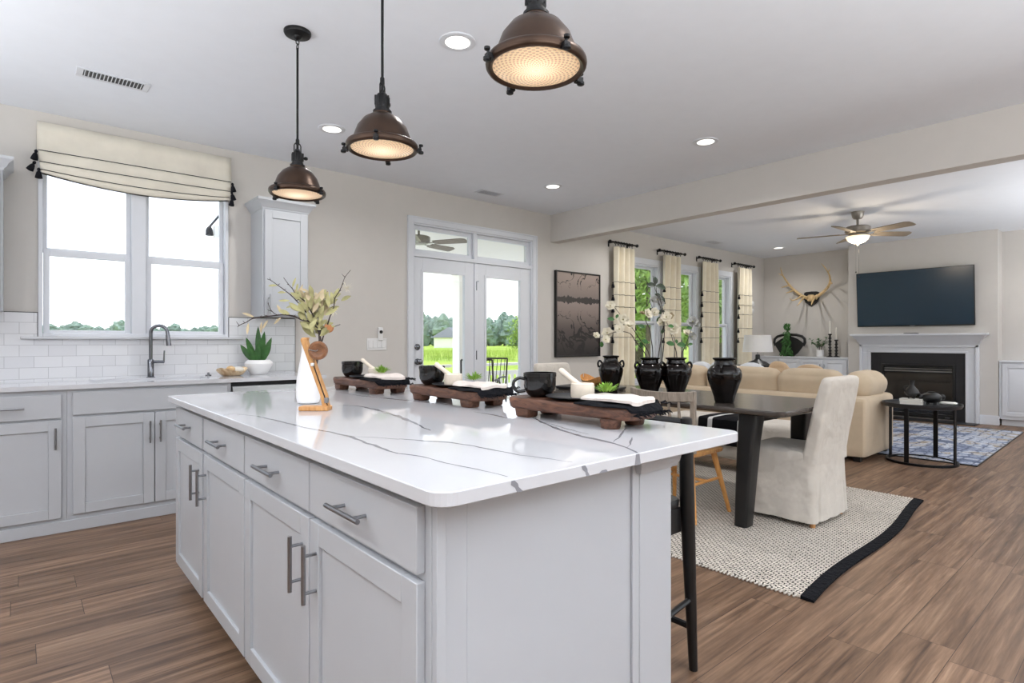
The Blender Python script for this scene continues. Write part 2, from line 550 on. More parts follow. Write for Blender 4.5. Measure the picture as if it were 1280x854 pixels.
# ------------------------------------------------------------------ mesh helpers
class MB:
    def __init__(s):
        s.v = []; s.f = []; s.mi = []; s.cur = 0
        s.x = Matrix.Identity(4)
    def add(s, vs, fs):
        o = len(s.v)
        s.v += [tuple(s.x @ Vector(p)) for p in vs]
        s.f += [tuple(i + o for i in f) for f in fs]
        s.mi += [s.cur] * len(fs)
        return s
    def box(s, x0, y0, z0, x1, y1, z1):
        if x1 < x0: x0, x1 = x1, x0
        if y1 < y0: y0, y1 = y1, y0
        if z1 < z0: z0, z1 = z1, z0
        return s.add([(x0, y0, z0), (x1, y0, z0), (x1, y1, z0), (x0, y1, z0), (x0, y0, z1), (x1, y0, z1), (x1, y1, z1), (x0, y1, z1)],
                     [(0, 3, 2, 1), (4, 5, 6, 7), (0, 1, 5, 4), (1, 2, 6, 5), (2, 3, 7, 6), (3, 0, 4, 7)])
    def loft(s, rings, cap=True, closed=False):
        n = len(rings[0])
        vs = [p for r in rings for p in r]
        fs = []
        m = len(rings)
        for i in range(m if closed else m - 1):
            a, b = i * n, ((i + 1) % m) * n
            for j in range(n):
                k = (j + 1) % n
                fs.append((a + j, a + k, b + k, b + j))
        if cap and not closed:
            fs.append(tuple(range(n - 1, -1, -1)))
            fs.append(tuple((m - 1) * n + j for j in range(n)))
        return s.add(vs, fs)
    def lathe(s, prof, n=32, c=(0, 0, 0), cap=True):
        return s.loft([[(c[0] + max(r, 1e-4) * math.cos(2 * PI * j / n), c[1] + max(r, 1e-4) * math.sin(2 * PI * j / n), c[2] + z) for j in range(n)] for r, z in prof], cap)
    def tube(s, pts, r, n=10, cap=True, closed=False, flat=1):
        pts = [Vector(p) for p in pts]
        if not hasattr(r, '__len__'): r = [r] * len(pts)
        rings = []
        up = None
        for i, p in enumerate(pts):
            if closed:
                t = pts[(i + 1) % len(pts)] - pts[i - 1]
            else:
                t = pts[min(i + 1, len(pts) - 1)] - pts[max(i - 1, 0)]
            t.normalize()
            if up is None:
                up = Vector((0, 0, 1)) if abs(t.z) < .9 else Vector((1, 0, 0))
            u = (up - t * up.dot(t)).normalized()
            up = u
            v = t.cross(u)
            rings.append([tuple(p + (u * math.cos(2 * PI * j / n) + v * math.sin(2 * PI * j / n) * flat) * r[i]) for j in range(n)])
        return s.loft(rings, cap, closed)
    def prism(s, poly, z0, z1):
        return s.loft([[(x, y, z0) for x, y in poly], [(x, y, z1) for x, y in poly]])
    def ball(s, c, r, n=16, m=10, sc_=(1, 1, 1)):
        rings = []
        for i in range(m + 1):
            a = -PI / 2 + PI * i / m
            rr = max(math.cos(a), 1e-3)
            rings.append([(c[0] + r * sc_[0] * rr * math.cos(2 * PI * j / n), c[1] + r * sc_[1] * rr * math.sin(2 * PI * j / n), c[2] + r * sc_[2] * math.sin(a)) for j in range(n)])
        return s.loft(rings, True)
    def leaf(s, base, d, L, W, up=(0, 0, 1), bend=.15, n=5):
        base = Vector(base); d = Vector(d).normalized(); up = Vector(up)
        side = d.cross(up)
        if side.length < .05: side = d.cross(Vector((1, .3, 0)))
        side.normalize(); nn = side.cross(d)
        vs = []
        for i in range(n + 1):
            t = i / n
            wv = W * math.sin(PI * min(1, t * .97 + .03)) ** .8 * .5
            c = base + d * (L * t) + nn * (-bend * L * t * t)
            vs += [tuple(c - side * wv + nn * wv * .35), tuple(c), tuple(c + side * wv + nn * wv * .35)]
        fs = []
        for i in range(n):
            a = i * 3
            fs += [(a, a + 1, a + 4, a + 3), (a + 1, a + 2, a + 5, a + 4)]
        return s.add(vs, fs)
    def soft(s, c, size, rr=.06, puff=.02, n=9, rot=None, seed=0, wob=.0):
        "cushion-like rounded box"
        cx, cy, cz = c
        hx, hy, hz = [q / 2 for q in size]
        rr = min(rr, hx, hy, hz)
        Mx = Matrix.Translation(Vector(c)) @ (rot.to_4x4() if rot is not None else Matrix.Identity(4))
        vs = {}; out = []; fs = []
        def vid(p):
            k = tuple(round(q, 5) for q in p)
            if k not in vs:
                vs[k] = len(out)
                q = Vector((p[0] * hx, p[1] * hy, p[2] * hz))
                inner = Vector((max(-hx + rr, min(hx - rr, q.x)), max(-hy + rr, min(hy - rr, q.y)), max(-hz + rr, min(hz - rr, q.z))))
                dd = q - inner
                if dd.length > 1e-6:
                    q = inner + dd.normalized() * rr
                a, b, e = p
                q.z += math.copysign(puff, p[2]) * (1 - a * a) * (1 - b * b) * abs(e)
                q.y += math.copysign(puff * .5, p[1]) * (1 - a * a) * (1 - e * e) * abs(b)
                q.x += math.copysign(puff * .5, p[0]) * (1 - b * b) * (1 - e * e) * abs(a)
                if wob:
                    q += noise.noise_vector(q * 5 + Vector((seed, 0, 0))) * wob
                out.append(tuple(Mx @ q))
            return vs[k]
        g = [-1 + 2 * i / n for i in range(n + 1)]
        # denser near the edges
        g = [math.copysign(abs(t) ** .7, t) for t in g]
        for ax in range(3):
            for sg in (-1, 1):
                for i in range(n):
                    for j in range(n):
                        q = []
                        for (a, b) in ((g[i], g[j]), (g[i + 1], g[j]), (g[i + 1], g[j + 1]), (g[i], g[j + 1])):
                            p = [0, 0, 0]
                            p[ax] = sg; p[(ax + 1) % 3] = a; p[(ax + 2) % 3] = b
                            q.append(vid(p))
                        fs.append(tuple(q if sg > 0 else q[::-1]))
        return s.add(out, fs)
    def build(s, name, mat, parent=None, smooth=False, bevel=0, seg=2, label=None, **props):
        me = bpy.data.meshes.new(name)
        me.from_pydata(s.v, [], s.f)
        mats = mat if isinstance(mat, (list, tuple)) else [mat]
        for m_ in mats:
            me.materials.append(M[m_] if isinstance(m_, str) else m_)
        for p, i in zip(me.polygons, s.mi):
            p.material_index = i
        me.validate()
        if smooth:
            me.shade_smooth()
            if smooth != 'all':
                me.set_sharp_from_angle(angle=R(40))
        o = bpy.data.objects.new(name, me)
        col.objects.link(o)
        if parent is not None: o.parent = parent
        if bevel:
            md = o.modifiers.new('bevel', 'BEVEL')
            md.width = bevel; md.segments = seg; md.limit_method = 'ANGLE'; md.angle_limit = R(40)
            if not smooth: me.shade_smooth(); me.set_sharp_from_angle(angle=R(30))
        if label: o['label'] = label
        for k, v_ in props.items(): o[k] = v_
        return o

def bx(*a):
    return MB().box(*a)
def tag(o, label, cat, group=None, kind=None):
    o['label'] = label; o['category'] = cat
    if group: o['group'] = group
    if kind: o['kind'] = kind
    return o
def thing(name, label, cat, loc=(0, 0, 0), rz=0, group=None):
    o = bpy.data.objects.new(name, None)
    col.objects.link(o)
    o.empty_display_size = .1
    o.location = loc; o.rotation_euler = (0, 0, rz)
    return tag(o, label, cat, group)
def struct(o):
    o['kind'] = 'structure'
    return o
def sroot(name, loc=(0, 0, 0), rz=0):
    o = bpy.data.objects.new(name, None)
    col.objects.link(o); o.location = loc; o.rotation_euler = (0, 0, rz)
    return struct(o)
def kids(o):
    return [c for c in bpy.data.objects if c.parent == o]
def dup(o, loc, rz=None, label=None, group=None):
    c = o.copy(); col.objects.link(c); c.location = loc
    if rz is not None: c.rotation_euler = (0, 0, rz)
    if label: c['label'] = label
    if group: c['group'] = group
    for a in kids(o):
        b = a.copy(); col.objects.link(b); b.parent = c
        for g in kids(a):
            d = g.copy(); col.objects.link(d); d.parent = b
    return c
def rrect(x0, y0, x1, y1, r, n=5):
    pts = []
    for cx, cy, a0 in ((x1 - r, y0 + r, -90), (x1 - r, y1 - r, 0), (x0 + r, y1 - r, 90), (x0 + r, y0 + r, 180)):
        for i in range(n + 1):
            a = R(a0 + 90 * i / n)
            pts.append((cx + r * math.cos(a), cy + r * math.sin(a)))
    return pts
def arc(cx, cy, r, a0, a1, n):
    return [(cx + r * math.cos(R(a0 + (a1 - a0) * i / n)), cy + r * math.sin(R(a0 + (a1 - a0) * i / n))) for i in range(n + 1)]
# ------------------------------------------------------------------ the room shell
WY = 5.059          # inner face of the window wall
WT = .15
XB = 5.0            # kitchen face of the dropped beam
XF = 10.66          # niche walls of the living room
CH = 2.743
struct(bx(-3.2, -3.4, -.15, 10.9, WY + WT, 0).build('floor', 'plank_floor'))
struct(bx(-3.2, -3.4, CH, 10.9, WY + WT, CH + .2).build('ceiling', 'ceiling'))
struct(bx(XB, -3.4, 2.404, XB + .145, WY, CH).build('trim_1', 'wall', bevel=.003))

holes = [(.115, 1.275, 1.225, 2.40), (3.04, 4.69, 0, 2.385), (6.53, 7.28, .56, 2.30), (7.56, 8.33, .56, 2.30), (8.60, 9.39, .56, 2.30)]
m = MB()
x = -3.2
for a, b, z0, z1 in holes:
    m.box(x, WY, 0, a, WY + WT, CH)
    if z0 > 0: m.box(a, WY, 0, b, WY + WT, z0)
    m.box(a, WY, z1, b, WY + WT, CH)
    x = b
m.box(x, WY, 0, 10.9, WY + WT, CH)
struct(m.build('wall_back', 'wall'))
struct(bx(-3.2, -3.4, 0, -3.05, WY, CH).build('wall_left', 'wall'))
m = MB().box(XF, -2.2, 0, XF + .2, WY, CH)
struct(m.build('wall_far', 'wall'))
struct(bx(10.34, 1.60, 0, XF, 3.50, CH).build('wall_chimney', 'wall', bevel=.002))
struct(bx(-3.2, -3.4, 0, 3.4, -3.25, CH).build('wall_rear', 'wall'))  # unseen wall, added to cut part of the daylight from behind
struct(bx(7.2, -2.35, 0, 10.9, -2.2, CH).build('wall_right', 'wall'))

def baseboard(name, x0, y0, x1, y1, dx, dy):
    m = MB().box(x0, y0, 0, x1 + dx * .014, y1 + dy * .014, .12)
    m.box(x0, y0, .12, x1 + dx * .008, y1 + dy * .008, .135)
    struct(m.build(name, 'trim', bevel=.003))
baseboard('baseboard_back', 1.9, WY, 2.965, WY, 0, -1)
baseboard('baseboard_back', 4.76, WY, 10.4, WY, 0, -1)
m = MB().box(10.326, 1.60, 0, 10.34, 1.80, .12).box(10.332, 1.60, .12, 10.34, 1.80, .135)
m.box(10.326, 3.31, 0, 10.34, 3.50, .12).box(10.332, 3.31, .12, 10.34, 3.50, .135)
m.box(10.326, 1.586, 0, 10.38, 1.60, .13)
struct(m.build('baseboard_right', 'trim', bevel=.003))

# ------------------------------------------------------------------ windows
def frame_rect(m, x0, x1, z0, z1, wd, y0, y1, bot=None, top=None):
    b = wd if bot is None else bot
    t = wd if top is None else top
    m.box(x0, y0, z0, x0 + wd, y1, z1).box(x1 - wd, y0, z0, x1, y1, z1)
    m.box(x0 + wd, y0, z0, x1 - wd, y1, z0 + b).box(x0 + wd, y0, z1 - t, x1 - wd, y1, z1)
    return m

# kitchen window: two double hung units mulled together
wn = sroot('window_1')
m = MB()
frame_rect(m, .097, 1.294, 1.205, 2.42, .024, WY - .016, WY + .10)
m.box(.632, WY - .008, 1.215, .724, WY + .10, 2.40)
m.build('window_frame', 'trim', wn, bevel=.003)
for x0, x1 in ((.121, .632), (.724, 1.27)):
    s1 = frame_rect(MB(), x0, x1, 1.79, 2.40, .026, WY + .055, WY + .085, bot=.034).build('upper_sash', 'trim', wn, bevel=.002)
    bx(x0 + .026, WY + .068, 1.824, x1 - .026, WY + .072, 2.375).build('pane', 'pane_glass', s1)
    s2 = frame_rect(MB(), x0 + .004, x1 - .004, 1.222, 1.81, .034, WY + .02, WY + .05, bot=.03, top=.045).build('lower_sash', 'trim', wn, bevel=.002)
    bx(x0 + .036, WY + .033, 1.25, x1 - .036, WY + .037, 1.766).build('pane', 'pane_glass', s2)
bx(.005, WY - .045, 1.188, 1.40, WY, 1.206).build('window_sill', 'quartz', wn, bevel=.003)

# living room windows
wx = [(6.44, 7.37), (7.47, 8.42), (8.50, 9.48)]
for i, (a, b) in enumerate(wx):
    wn = sroot('window_%d' % (i + 2))
    m = MB()
    frame_rect(m, a, b, .47, 2.385, .088, WY - .018, WY + .001, top=.085)
    frame_rect(m, a + .085, b - .085, .555, 2.302, .022, WY - .004, WY + .12)
    m.build('window_frame', 'trim', wn, bevel=.003)
    x0, x1 = a + .107, b - .107
    s1 = frame_rect(MB(), x0, x1, 1.42, 2.285, .036, WY + .075, WY + .105).build('upper_sash', 'trim', wn, bevel=.002)
    bx(x0 + .036, WY + .088, 1.456, x1 - .036, WY + .092, 2.25).build('pane', 'pane_glass', s1)
    s2 = frame_rect(MB(), x0, x1, .575, 1.475, .036, WY + .035, WY + .07, bot=.06).build('lower_sash', 'trim', wn, bevel=.002)
    bx(x0 + .036, WY + .05, .635, x1 - .036, WY + .054, 1.44).build('pane', 'pane_glass', s2)
    bx(a - .02, WY - .05, .535, b + .02, WY + .03, .56).build('window_sill', 'trim', wn, bevel=.004)

# ------------------------------------------------------------------ french door with transom
dr = sroot('door_1')
m = MB()
for x0, x1, z0, z1 in ((2.968, 3.036, 0, 2.45), (4.69, 4.758, 0, 2.45), (3.036, 4.69, 2.385, 2.45)):
    m.box(x0, WY - .016, z0, x1, WY + .001, z1)
    if z1 - z0 > 1:
        o_ = x0 if x0 < 4 else x1 - .016
        m.box(o_, WY - .024, z0, o_ + .016, WY - .016, z1)
m.box(2.968, WY - .024, 2.434, 4.758, WY - .016, 2.45)
m.build('casing', 'trim', dr, bevel=.003)
m = MB()
m.box(3.036, WY, 0, 3.05, WY + .13, 2.385).box(4.676, WY, 0, 4.69, WY + .13, 2.385)
m.box(3.05, WY + .005, 2.045, 4.676, WY + .13, 2.085).box(3.05, WY, 2.37, 4.676, WY + .13, 2.385)
m.box(3.815, WY + .005, 2.085, 3.855, WY + .12, 2.37)
m.build('jamb', 'trim', dr, bevel=.002)
for x0, x1 in ((3.05, 3.815), (3.855, 4.676)):
    t_ = frame_rect(MB(), x0, x1, 2.085, 2.37, .042, WY + .045, WY + .08).build('transom', 'trim', dr, bevel=.002)
    bx(x0 + .042, WY + .06, 2.127, x1 - .042, WY + .064, 2.328).build('pane', 'pane_glass', t_)
bx(3.05, WY, 0, 4.676, WY + .14, .02).build('threshold', 'nickel', dr, bevel=.003)
for x0, x1, g0, g1, side in ((3.052, 3.848, 3.164, 3.702, 0), (3.852, 4.674, 3.994, 4.518, 1)):
    m = MB()
    y0, y1 = WY + .022, WY + .066
    m.box(x0, y0, .022, g0, y1, 2.043).box(g1, y0, .022, x1, y1, 2.043)
    m.box(g0, y0, .022, g1, y1, .26).box(g0, y0, 1.90, g1, y1, 2.043)
    # raised lite frame
    for (a, b, c_, d_) in ((g0 - .022, g0 + .006, .24, 1.92), (g1 - .006, g1 + .022, .24, 1.92)):
        m.box(a, y0 - .008, c_, b, y0, d_)
    m.box(g0, y0 - .008, .24, g1, y0, .27).box(g0, y0 - .008, 1.893, g1, y0, 1.92)
    lf = m.build('door_leaf', 'trim', dr, bevel=.002)
    bx(g0, y0 + .02, .26, g1, y0 + .024, 1.90).build('pane', 'pane_glass', lf)
    if side == 0:
        bx(3.825, y0 - .014, .022, 3.862, y0, 2.043).build('astragal', 'trim', lf, bevel=.003)
        for zz in (1.115, .965):
            k = MB()
            k.x = Matrix.Translation((3.098, y0, zz)) @ Matrix.Rotation(PI / 2, 4, 'X')
            k.lathe([(.032, 0), (.032, .008), (.022, .012), (.018, .022), (.012, .024)], 24)
            if zz < 1:
                k.lathe([(.012, .02), (.012, .04), (.027, .05), (.029, .062), (.02, .072), (.002, .074)], 20)
            k.build('deadbolt' if zz > 1 else 'door_knob', 'chrome', lf, True)
    for zz in (1.79, 1.02, .25):
        hx = 3.866 if side == 1 else 3.04
        if side == 1:
            h = MB().tube([(hx - .014, y0 - .012, zz - .05), (hx - .014, y0 - .012, zz + .05)], .0065, 8)
            h.box(hx - .013, y0 - .012, zz + .05, hx + .02, y0 - .004, zz + .056) if zz > 1.5 else None
            h.build('hinge', 'chrome', lf, True)

# ------------------------------------------------------------------ living room fireplace wall
fp = thing('fireplace', 'white wooden fireplace mantel with black stone surround and glass gas insert', 'fireplace', (10.34, 2.55, 0), -PI / 2)
# local: +x runs toward the camera side (world -Y), front faces local -y (world -X)
def LY(y): return 2.55 - y
L0, L1 = LY(3.31), LY(1.80)
m = MB()
t = .17
i0, i1 = LY(3.155), LY(1.95)
for a, b in ((L0, i0), (i1, L1)):
    m.box(a, -.06, 0, b, 0, 1.0)
    s_ = 1 if a == L0 else -1
    o_ = a if a == L0 else b
    m.box(o_, -.085, 0, o_ + s_ * .035, -.06, 1.12)
    q = i0 if a == L0 else i1
    m.box(q - s_ * .03, -.072, 0, q, -.06, 1.0)
m.box(L0, -.06, 1.0, L1, 0, 1.20)
m.box(i0 - .03, -.072, 1.0, i1 + .03, -.06, 1.03)
m.box(L0, -.085, 1.085, L1, -.06, 1.12)
m.build('mantel_surround', 'trim', fp, bevel=.004)
m = MB()
def rect_ring(ov, y, z): return [(L0 - ov, 0, z), (L0 - ov, y, z), (L1 + ov, y, z), (L1 + ov, 0, z)]
m.loft([rect_ring(0, -.09, 1.12), rect_ring(.012, -.10, 1.15), rect_ring(.02, -.115, 1.165), rect_ring(.035, -.13, 1.205), rect_ring(.075, -.16, 1.24), rect_ring(.085, -.17, 1.262)])
m.box(L0 - .105, -.195, 1.262, L1 + .105, 0, 1.29)
m.build('mantel_shelf', 'trim', fp, bevel=.003)
m = MB()
f0, f1, fz = LY(3.01), LY(2.07), .825
m.box(i0, -.045, 0, f0, 0, 1.0).box(f1, -.045, 0, i1, 0, 1.0).box(f0, -.045, fz, f1, 0, 1.0)
m.build('stone_surround', 'surround', fp, bevel=.002)
m = MB()
frame_rect(m, f0, f1, .03, fz, .035, -.065, -.02)
for k in range(3):
    m.box(f0 + .03, -.075, .70 + k * .035, f1 - .03, -.04, .715 + k * .035)
m.box(f0 + .02, -.082, .80, f1 - .02, -.03, .825)
m.box(f0 + .03, -.06, .03, f1 - .03, -.03, .09)
m.box(f0 + .03, -.012, .09, f1 - .03, -.002, .70)
ins = m.build('gas_insert', 'firebox', fp, bevel=.003)
bx(f0 + .035, -.045, .09, f1 - .035, -.04, .69).build('glass', 'pane_glass', ins)
bx(f1 - .12, -.067, .045, f1 - .06, -.064, .06).build('badge', 'nickel', ins)
m = MB()
for k in range(5):
    a = -.22 + .11 * k
    m.tube([(a - .14, -.026, .17 + .03 * (k % 2)), (a + .14, -.026, .20 + .05 * ((k + 1) % 2))], .011, 8)
m.build('fire_log', 'bark', ins, True)
bx(LY(3.31), -.34, 0, LY(1.79), -.065, .012).build('hearth_strip', 'surround', fp, bevel=.002)

# ------------------------------------------------------------------ cabinets
def panel_door(w_, h_, t=.02, st=.062, rec=.009, raised=False):
    "front at y=-t, back at y=0, origin bottom left"
    m = MB()
    m.box(0, -t, 0, st, 0, h_).box(w_ - st, -t, 0, w_, 0, h_)
    m.box(st, -t, 0, w_ - st, 0, st).box(st, -t, h_ - st, w_ - st, 0, h_)
    m.box(st, -t + rec, st, w_ - st, 0, h_ - st)
    if raised:
        m.loft([[(st + a, y, st + a), (w_ - st - a, y, st + a), (w_ - st - a, y, h_ - st - a), (st + a, y, h_ - st - a)] for a, y in ((.012, -t + rec), (.032, -t + .001))])
    return m
def bar_pull(L, vertical=True, r=.0058, out=.034):
    m = MB()
    def P(a, y): return (0, y, a) if vertical else (a, y, 0)
    m.tube([P(-L / 2, -out), P(L / 2, -out)], r, 12)
    for s_ in (-1, 1):
        m.tube([P(s_ * L * .32, 0), P(s_ * L * .32, -out)], r * .8, 8)
    return m
def cabinet(name, label, loc, rz, w_, z0, z1, dep, fronts, mat='cabinet', group=None, toe=None, raised=False, pull=.16, st=.062, cat='cabinet', extra=None):
    t = thing(name, label, cat, loc, rz, group)
    m = MB().box(0, 0, z0, w_, dep - .002, z1)
    if toe: toe(m)
    m.build('body', mat, t, bevel=.0015)
    for kind, a, b, c, d, hd in fronts:
        if kind == 'door':
            m = panel_door(b - a, d - c, st=st, raised=raised)
            nm = 'door'
        else:
            m = MB().box(0, -.02, 0, b - a, 0, d - c)
            nm = 'drawer' if kind == 'drawer' else 'false_front'
        o = m.build(nm, mat, t, bevel=.002)
        o.location = (a, 0, c)
        if hd:
            hx_, hz_, L, vert = hd
            h = bar_pull(L, vert).build('handle', 'nickel', o, True)
            h.location = (hx_ - a, -.02, hz_ - c)
    return t

CY0 = WY - .60      # base cabinet face frame plane
def base_toe(m): pass
cabinet('base_cabinet', 'white shaker base cabinet left of the sink with drawer over a door', (-.39, CY0, 0), 0, .612, .0, .877, .60,
        [('drawer', .05, .585, .704, .846, (.318, .776, .19, False)), ('door', .05, .585, .093, .69, (.556, .583, .13, True))])
cabinet('base_cabinet', 'white sink base cabinet with wide false front above two shaker doors', (.2225, CY0, 0), 0, .9375, 0, .877, .60,
        [('false', .028, .909, .716, .857, None), ('door', .028, .4595, .103, .70, (.4325, .576, .144, True)), ('door', .4645, .909, .103, .70, (.4915, .576, .144, True))])
cabinet('base_cabinet', 'white base cabinet at the far left edge of the kitchen run', (-1.15, CY0, 0), 0, .7595, 0, .877, .60,
        [('drawer', .03, .73, .704, .846, (.38, .776, .19, False)), ('door', .03, .378, .093, .69, (.348, .583, .13, True)), ('door', .382, .73, .093, .69, (.41, .583, .13, True))])
struct(bx(-1.15, CY0 - .014, 0, 1.16, CY0, .07).build('baseboard_left', 'cabinet', bevel=.003))
# dishwasher
dw = thing('dishwasher', 'stainless dishwasher under the wall counter beside the sink cabinet', 'dishwasher', (1.163, CY0, 0))
bx(0, .01, .10, .595, .58, .872).build('body', 'black_metal', dw, bevel=.003)
bx(.004, -.022, .11, .591, .01, .80).build('door', 'steel', dw, bevel=.004)
bx(.004, -.022, .803, .591, .01, .846).build('control_panel', 'steel', dw, bevel=.003)
MB().tube([(.05, -.06, .765), (.545, -.06, .765)], .009, 12).tube([(.08, -.06, .765), (.08, -.02, .765)], .006, 8).tube([(.515, -.06, .765), (.515, -.02, .765)], .006, 8).build('handle', 'nickel', dw, True)
bx(.02, .03, 0, .575, .07, .10).build('toe_kick', 'black_metal', dw)
m = MB().box(1.762, CY0, 0, 1.83, WY - .002, .877)
tag(m.build('gable_board', 'cabinet', bevel=.002), 'white end panel closing the base run after the dishwasher', 'panel')

# counter with undermount sink cut-out
m = MB()
cx0, cx1, cy0 = -1.15, 1.862, CY0 - .028
sx0, sx1, sy0, sy1 = .36, 1.06, 4.56, 4.92
for a, b, c, d in ((cx0, sx0, cy0, WY), (sx1, cx1, cy0, WY), (sx0, sx1, cy0, sy0), (sx0, sx1, sy1, WY)):
    m.box(a, c, .877, b, d, .905)
tag(m.build('countertop', 'quartz'), 'white quartz countertop along the tiled window wall', 'countertop')
m = MB()
m.box(sx0 - .01, sy0 - .01, .70, sx1 + .01, sy1 + .01, .705)
for a, b, c, d in ((sx0 - .012, sx0, sy0, sy1), (sx1, sx1 + .012, sy0, sy1), (sx0 - .01, sx1 + .01, sy0 - .012, sy0), (sx0 - .01, sx1 + .01, sy1, sy1 + .012)):
    m.box(a, c, .70, b, d, .8765)
tag(m.build('sink', 'steel', bevel=.003), 'stainless undermount sink below the kitchen window', 'sink')

# faucet
fc = thing('faucet', 'dark chrome gooseneck kitchen faucet behind the sink', 'faucet', (.74, 4.965, .905), R(-5))
MB().lathe([(.027, 0), (.027, .004), (.021, .008), (.021, .13), (.017, .135)], 20).build('base', 'chrome', fc, True)
pts = [(0, 0, .13), (0, 0, .33)] + [(.0 + .052 - .052 * math.cos(R(a)), -.02 * (1 - math.cos(R(a))), .33 + .055 * math.sin(R(a))) for a in range(15, 181, 15)] + [(.106, -.042, .31)]
MB().tube(pts, .0125, 14).build('spout', 'chrome', fc, True)
MB().tube([(.105, -.042, .315), (.112, -.044, .235)], [.0145, .017], 14).build('spray_head', 'chrome', fc, True)
MB().tube([(.018, 0, .115), (.085, -.01, .115)], .011, 12).tube([(.082, -.01, .11), (.086, -.01, .20)], [.006, .005], 10).build('handle', 'chrome', fc, True)
db = MB().lathe([(.022, 0), (.022, .006), (.008, .008), (.007, .018), (.01, .02), (.004, .024)], 16, (1.125, 4.955, .905))
tag(db.build('sink_button', 'chrome', smooth=True), 'small chrome air switch button right of the sink', 'button')

# backsplash tiles (with dark metal edge trim)
m = MB()
tz = 1.368
WY -= .0015
m.box(-1.15, WY - .009, .905, .094, WY, tz)
m.box(.094, WY - .009, .905, 1.297, WY, 1.187)
m.box(1.297, WY - .009, .905, 1.836, WY, tz)
bs = m.build('backsplash', 'subway_tile')
tag(bs, 'white subway tile backsplash around the kitchen window', 'backsplash')
MB().box(-1.15, WY - .011, tz, .097, WY, tz + .004).box(.093, WY - .011, 1.206, .097, WY, tz + .001).build('edge_trim', 'slate', bs)
MB().box(1.295, WY - .011, 1.206, 1.299, WY, tz + .001).box(1.297, WY - .011, tz, 1.839, WY, tz + .004).box(1.836, WY - .011, .905, 1.839, WY, tz + .001).build('edge_trim', 'slate', bs)
WY += .0015

# upper cabinets
def crown(m, w_, dep, z):
    def rg(ov, zz): return [(-ov, -ov, zz), (w_ + ov, -ov, zz), (w_ + ov, dep, zz), (-ov, dep, zz)]
    m.loft([rg(.004, z), rg(.008, z + .012), rg(.018, z + .02), rg(.03, z + .045), rg(.05, z + .062), rg(.052, z + .082)])
UY = WY - .305
uc = cabinet('upper_cabinet', 'white shaker wall cabinet with crown right of the window', (1.472, UY, 0), 0, .366, 1.378, 2.245, .305,
             [('door', .012, .354, 1.385, 2.225, (.04, 1.47, .16, True))], st=.058)
m = MB(); crown(m, .366, .302, 2.238); m.build('crown', 'cabinet', uc, bevel=.0015)
uc = cabinet('upper_cabinet', 'white wall cabinet cut off by the left photo edge beside the window', (-1.15, UY, 0), 0, 1.073, 1.368, 2.245, .305,
             [('door', .012, .53, 1.375, 2.225, (.49, 1.46, .16, True)), ('door', .54, 1.061, 1.375, 2.225, (.58, 1.46, .16, True))], st=.058)
m = MB(); crown(m, 1.073, .302, 2.238); m.build('crown', 'cabinet', uc, bevel=.0015)

# ------------------------------------------------------------------ the island
IX = .605
for lab, yfar, yl, hs in (('far', 3.235, [(3.216, 2.687), (2.657, 2.09)], (2.73, 2.61)), ('near', 2.083, [(2.078, 1.509), (1.502, .962)], (1.555, 1.457))):
    fr = []
    for k, (a, b) in enumerate(yl):
        a_, b_ = yfar - a, yfar - b
        fr.append(('drawer', a_, b_, .7165, .850, ((a_ + b_) / 2, .783, .17, False)))
        hxx = b_ - .045 if k == 0 else a_ + .045
        fr.append(('door', a_, b_, .085, .70, (hxx, .572, .15, True)))
    w_ = yfar - (2.083 if lab == 'far' else .938)
    cabinet('island_cabinet', 'white shaker island cabinet with two drawers over two doors, %s half of the island' % ('window-side' if lab == 'far' else 'nearest'),
            (IX, yfar, 0), -PI / 2, w_ - (.002 if lab == 'near' else 0), .085, .877, .622, fr, st=.058, toe=lambda m_, w_=w_: m_.box(0, .07, 0, w_ - .004, .62, .085))
# end panel, corner posts and back panel
ip = thing('island_end_panel', 'white panelled island end with square corner post under the counter', 'panel', (0, 0, 0))
m = MB()
m.box(.605, .926, .085, .68, .938, .877).box(.68, .926, 0, 1.30, .938, .877)
m.box(.603, .918, .085, .625, .926, .877).box(1.207, .918, 0, 1.235, .926, .877)
m.build('panel', 'cabinet', ip, bevel=.0015)
for (ya, yb) in ((.915, 1.058), (3.1, 3.243)):
    p = bx(1.2335, ya, 0, 1.376, yb, .84).build('corner_post', 'cabinet', ip, bevel=.002)
    def rg(ov, z): return [(1.2335 - ov, ya - ov, z), (1.376 + ov, ya - ov, z), (1.376 + ov, yb + ov, z), (1.2335 - ov, yb + ov, z)]
    MB().loft([rg(.002, .826), rg(.012, .827), rg(.014, .836), rg(.017, .840), rg(.020, .855), rg(.022, .877)]).build('capital', 'cabinet', p, bevel=.001)
    MB().loft([rg(.002, .12), rg(.014, .11), rg(.014, 0)]).build('plinth', 'cabinet', p, bevel=.001)
m = MB().box(1.297, 1.058, 0, 1.31, 3.1, .877)
m.box(1.31, 1.058, 0, 1.322, 3.1, .11)
m.build('back_panel', 'cabinet', ip, bevel=.0015)
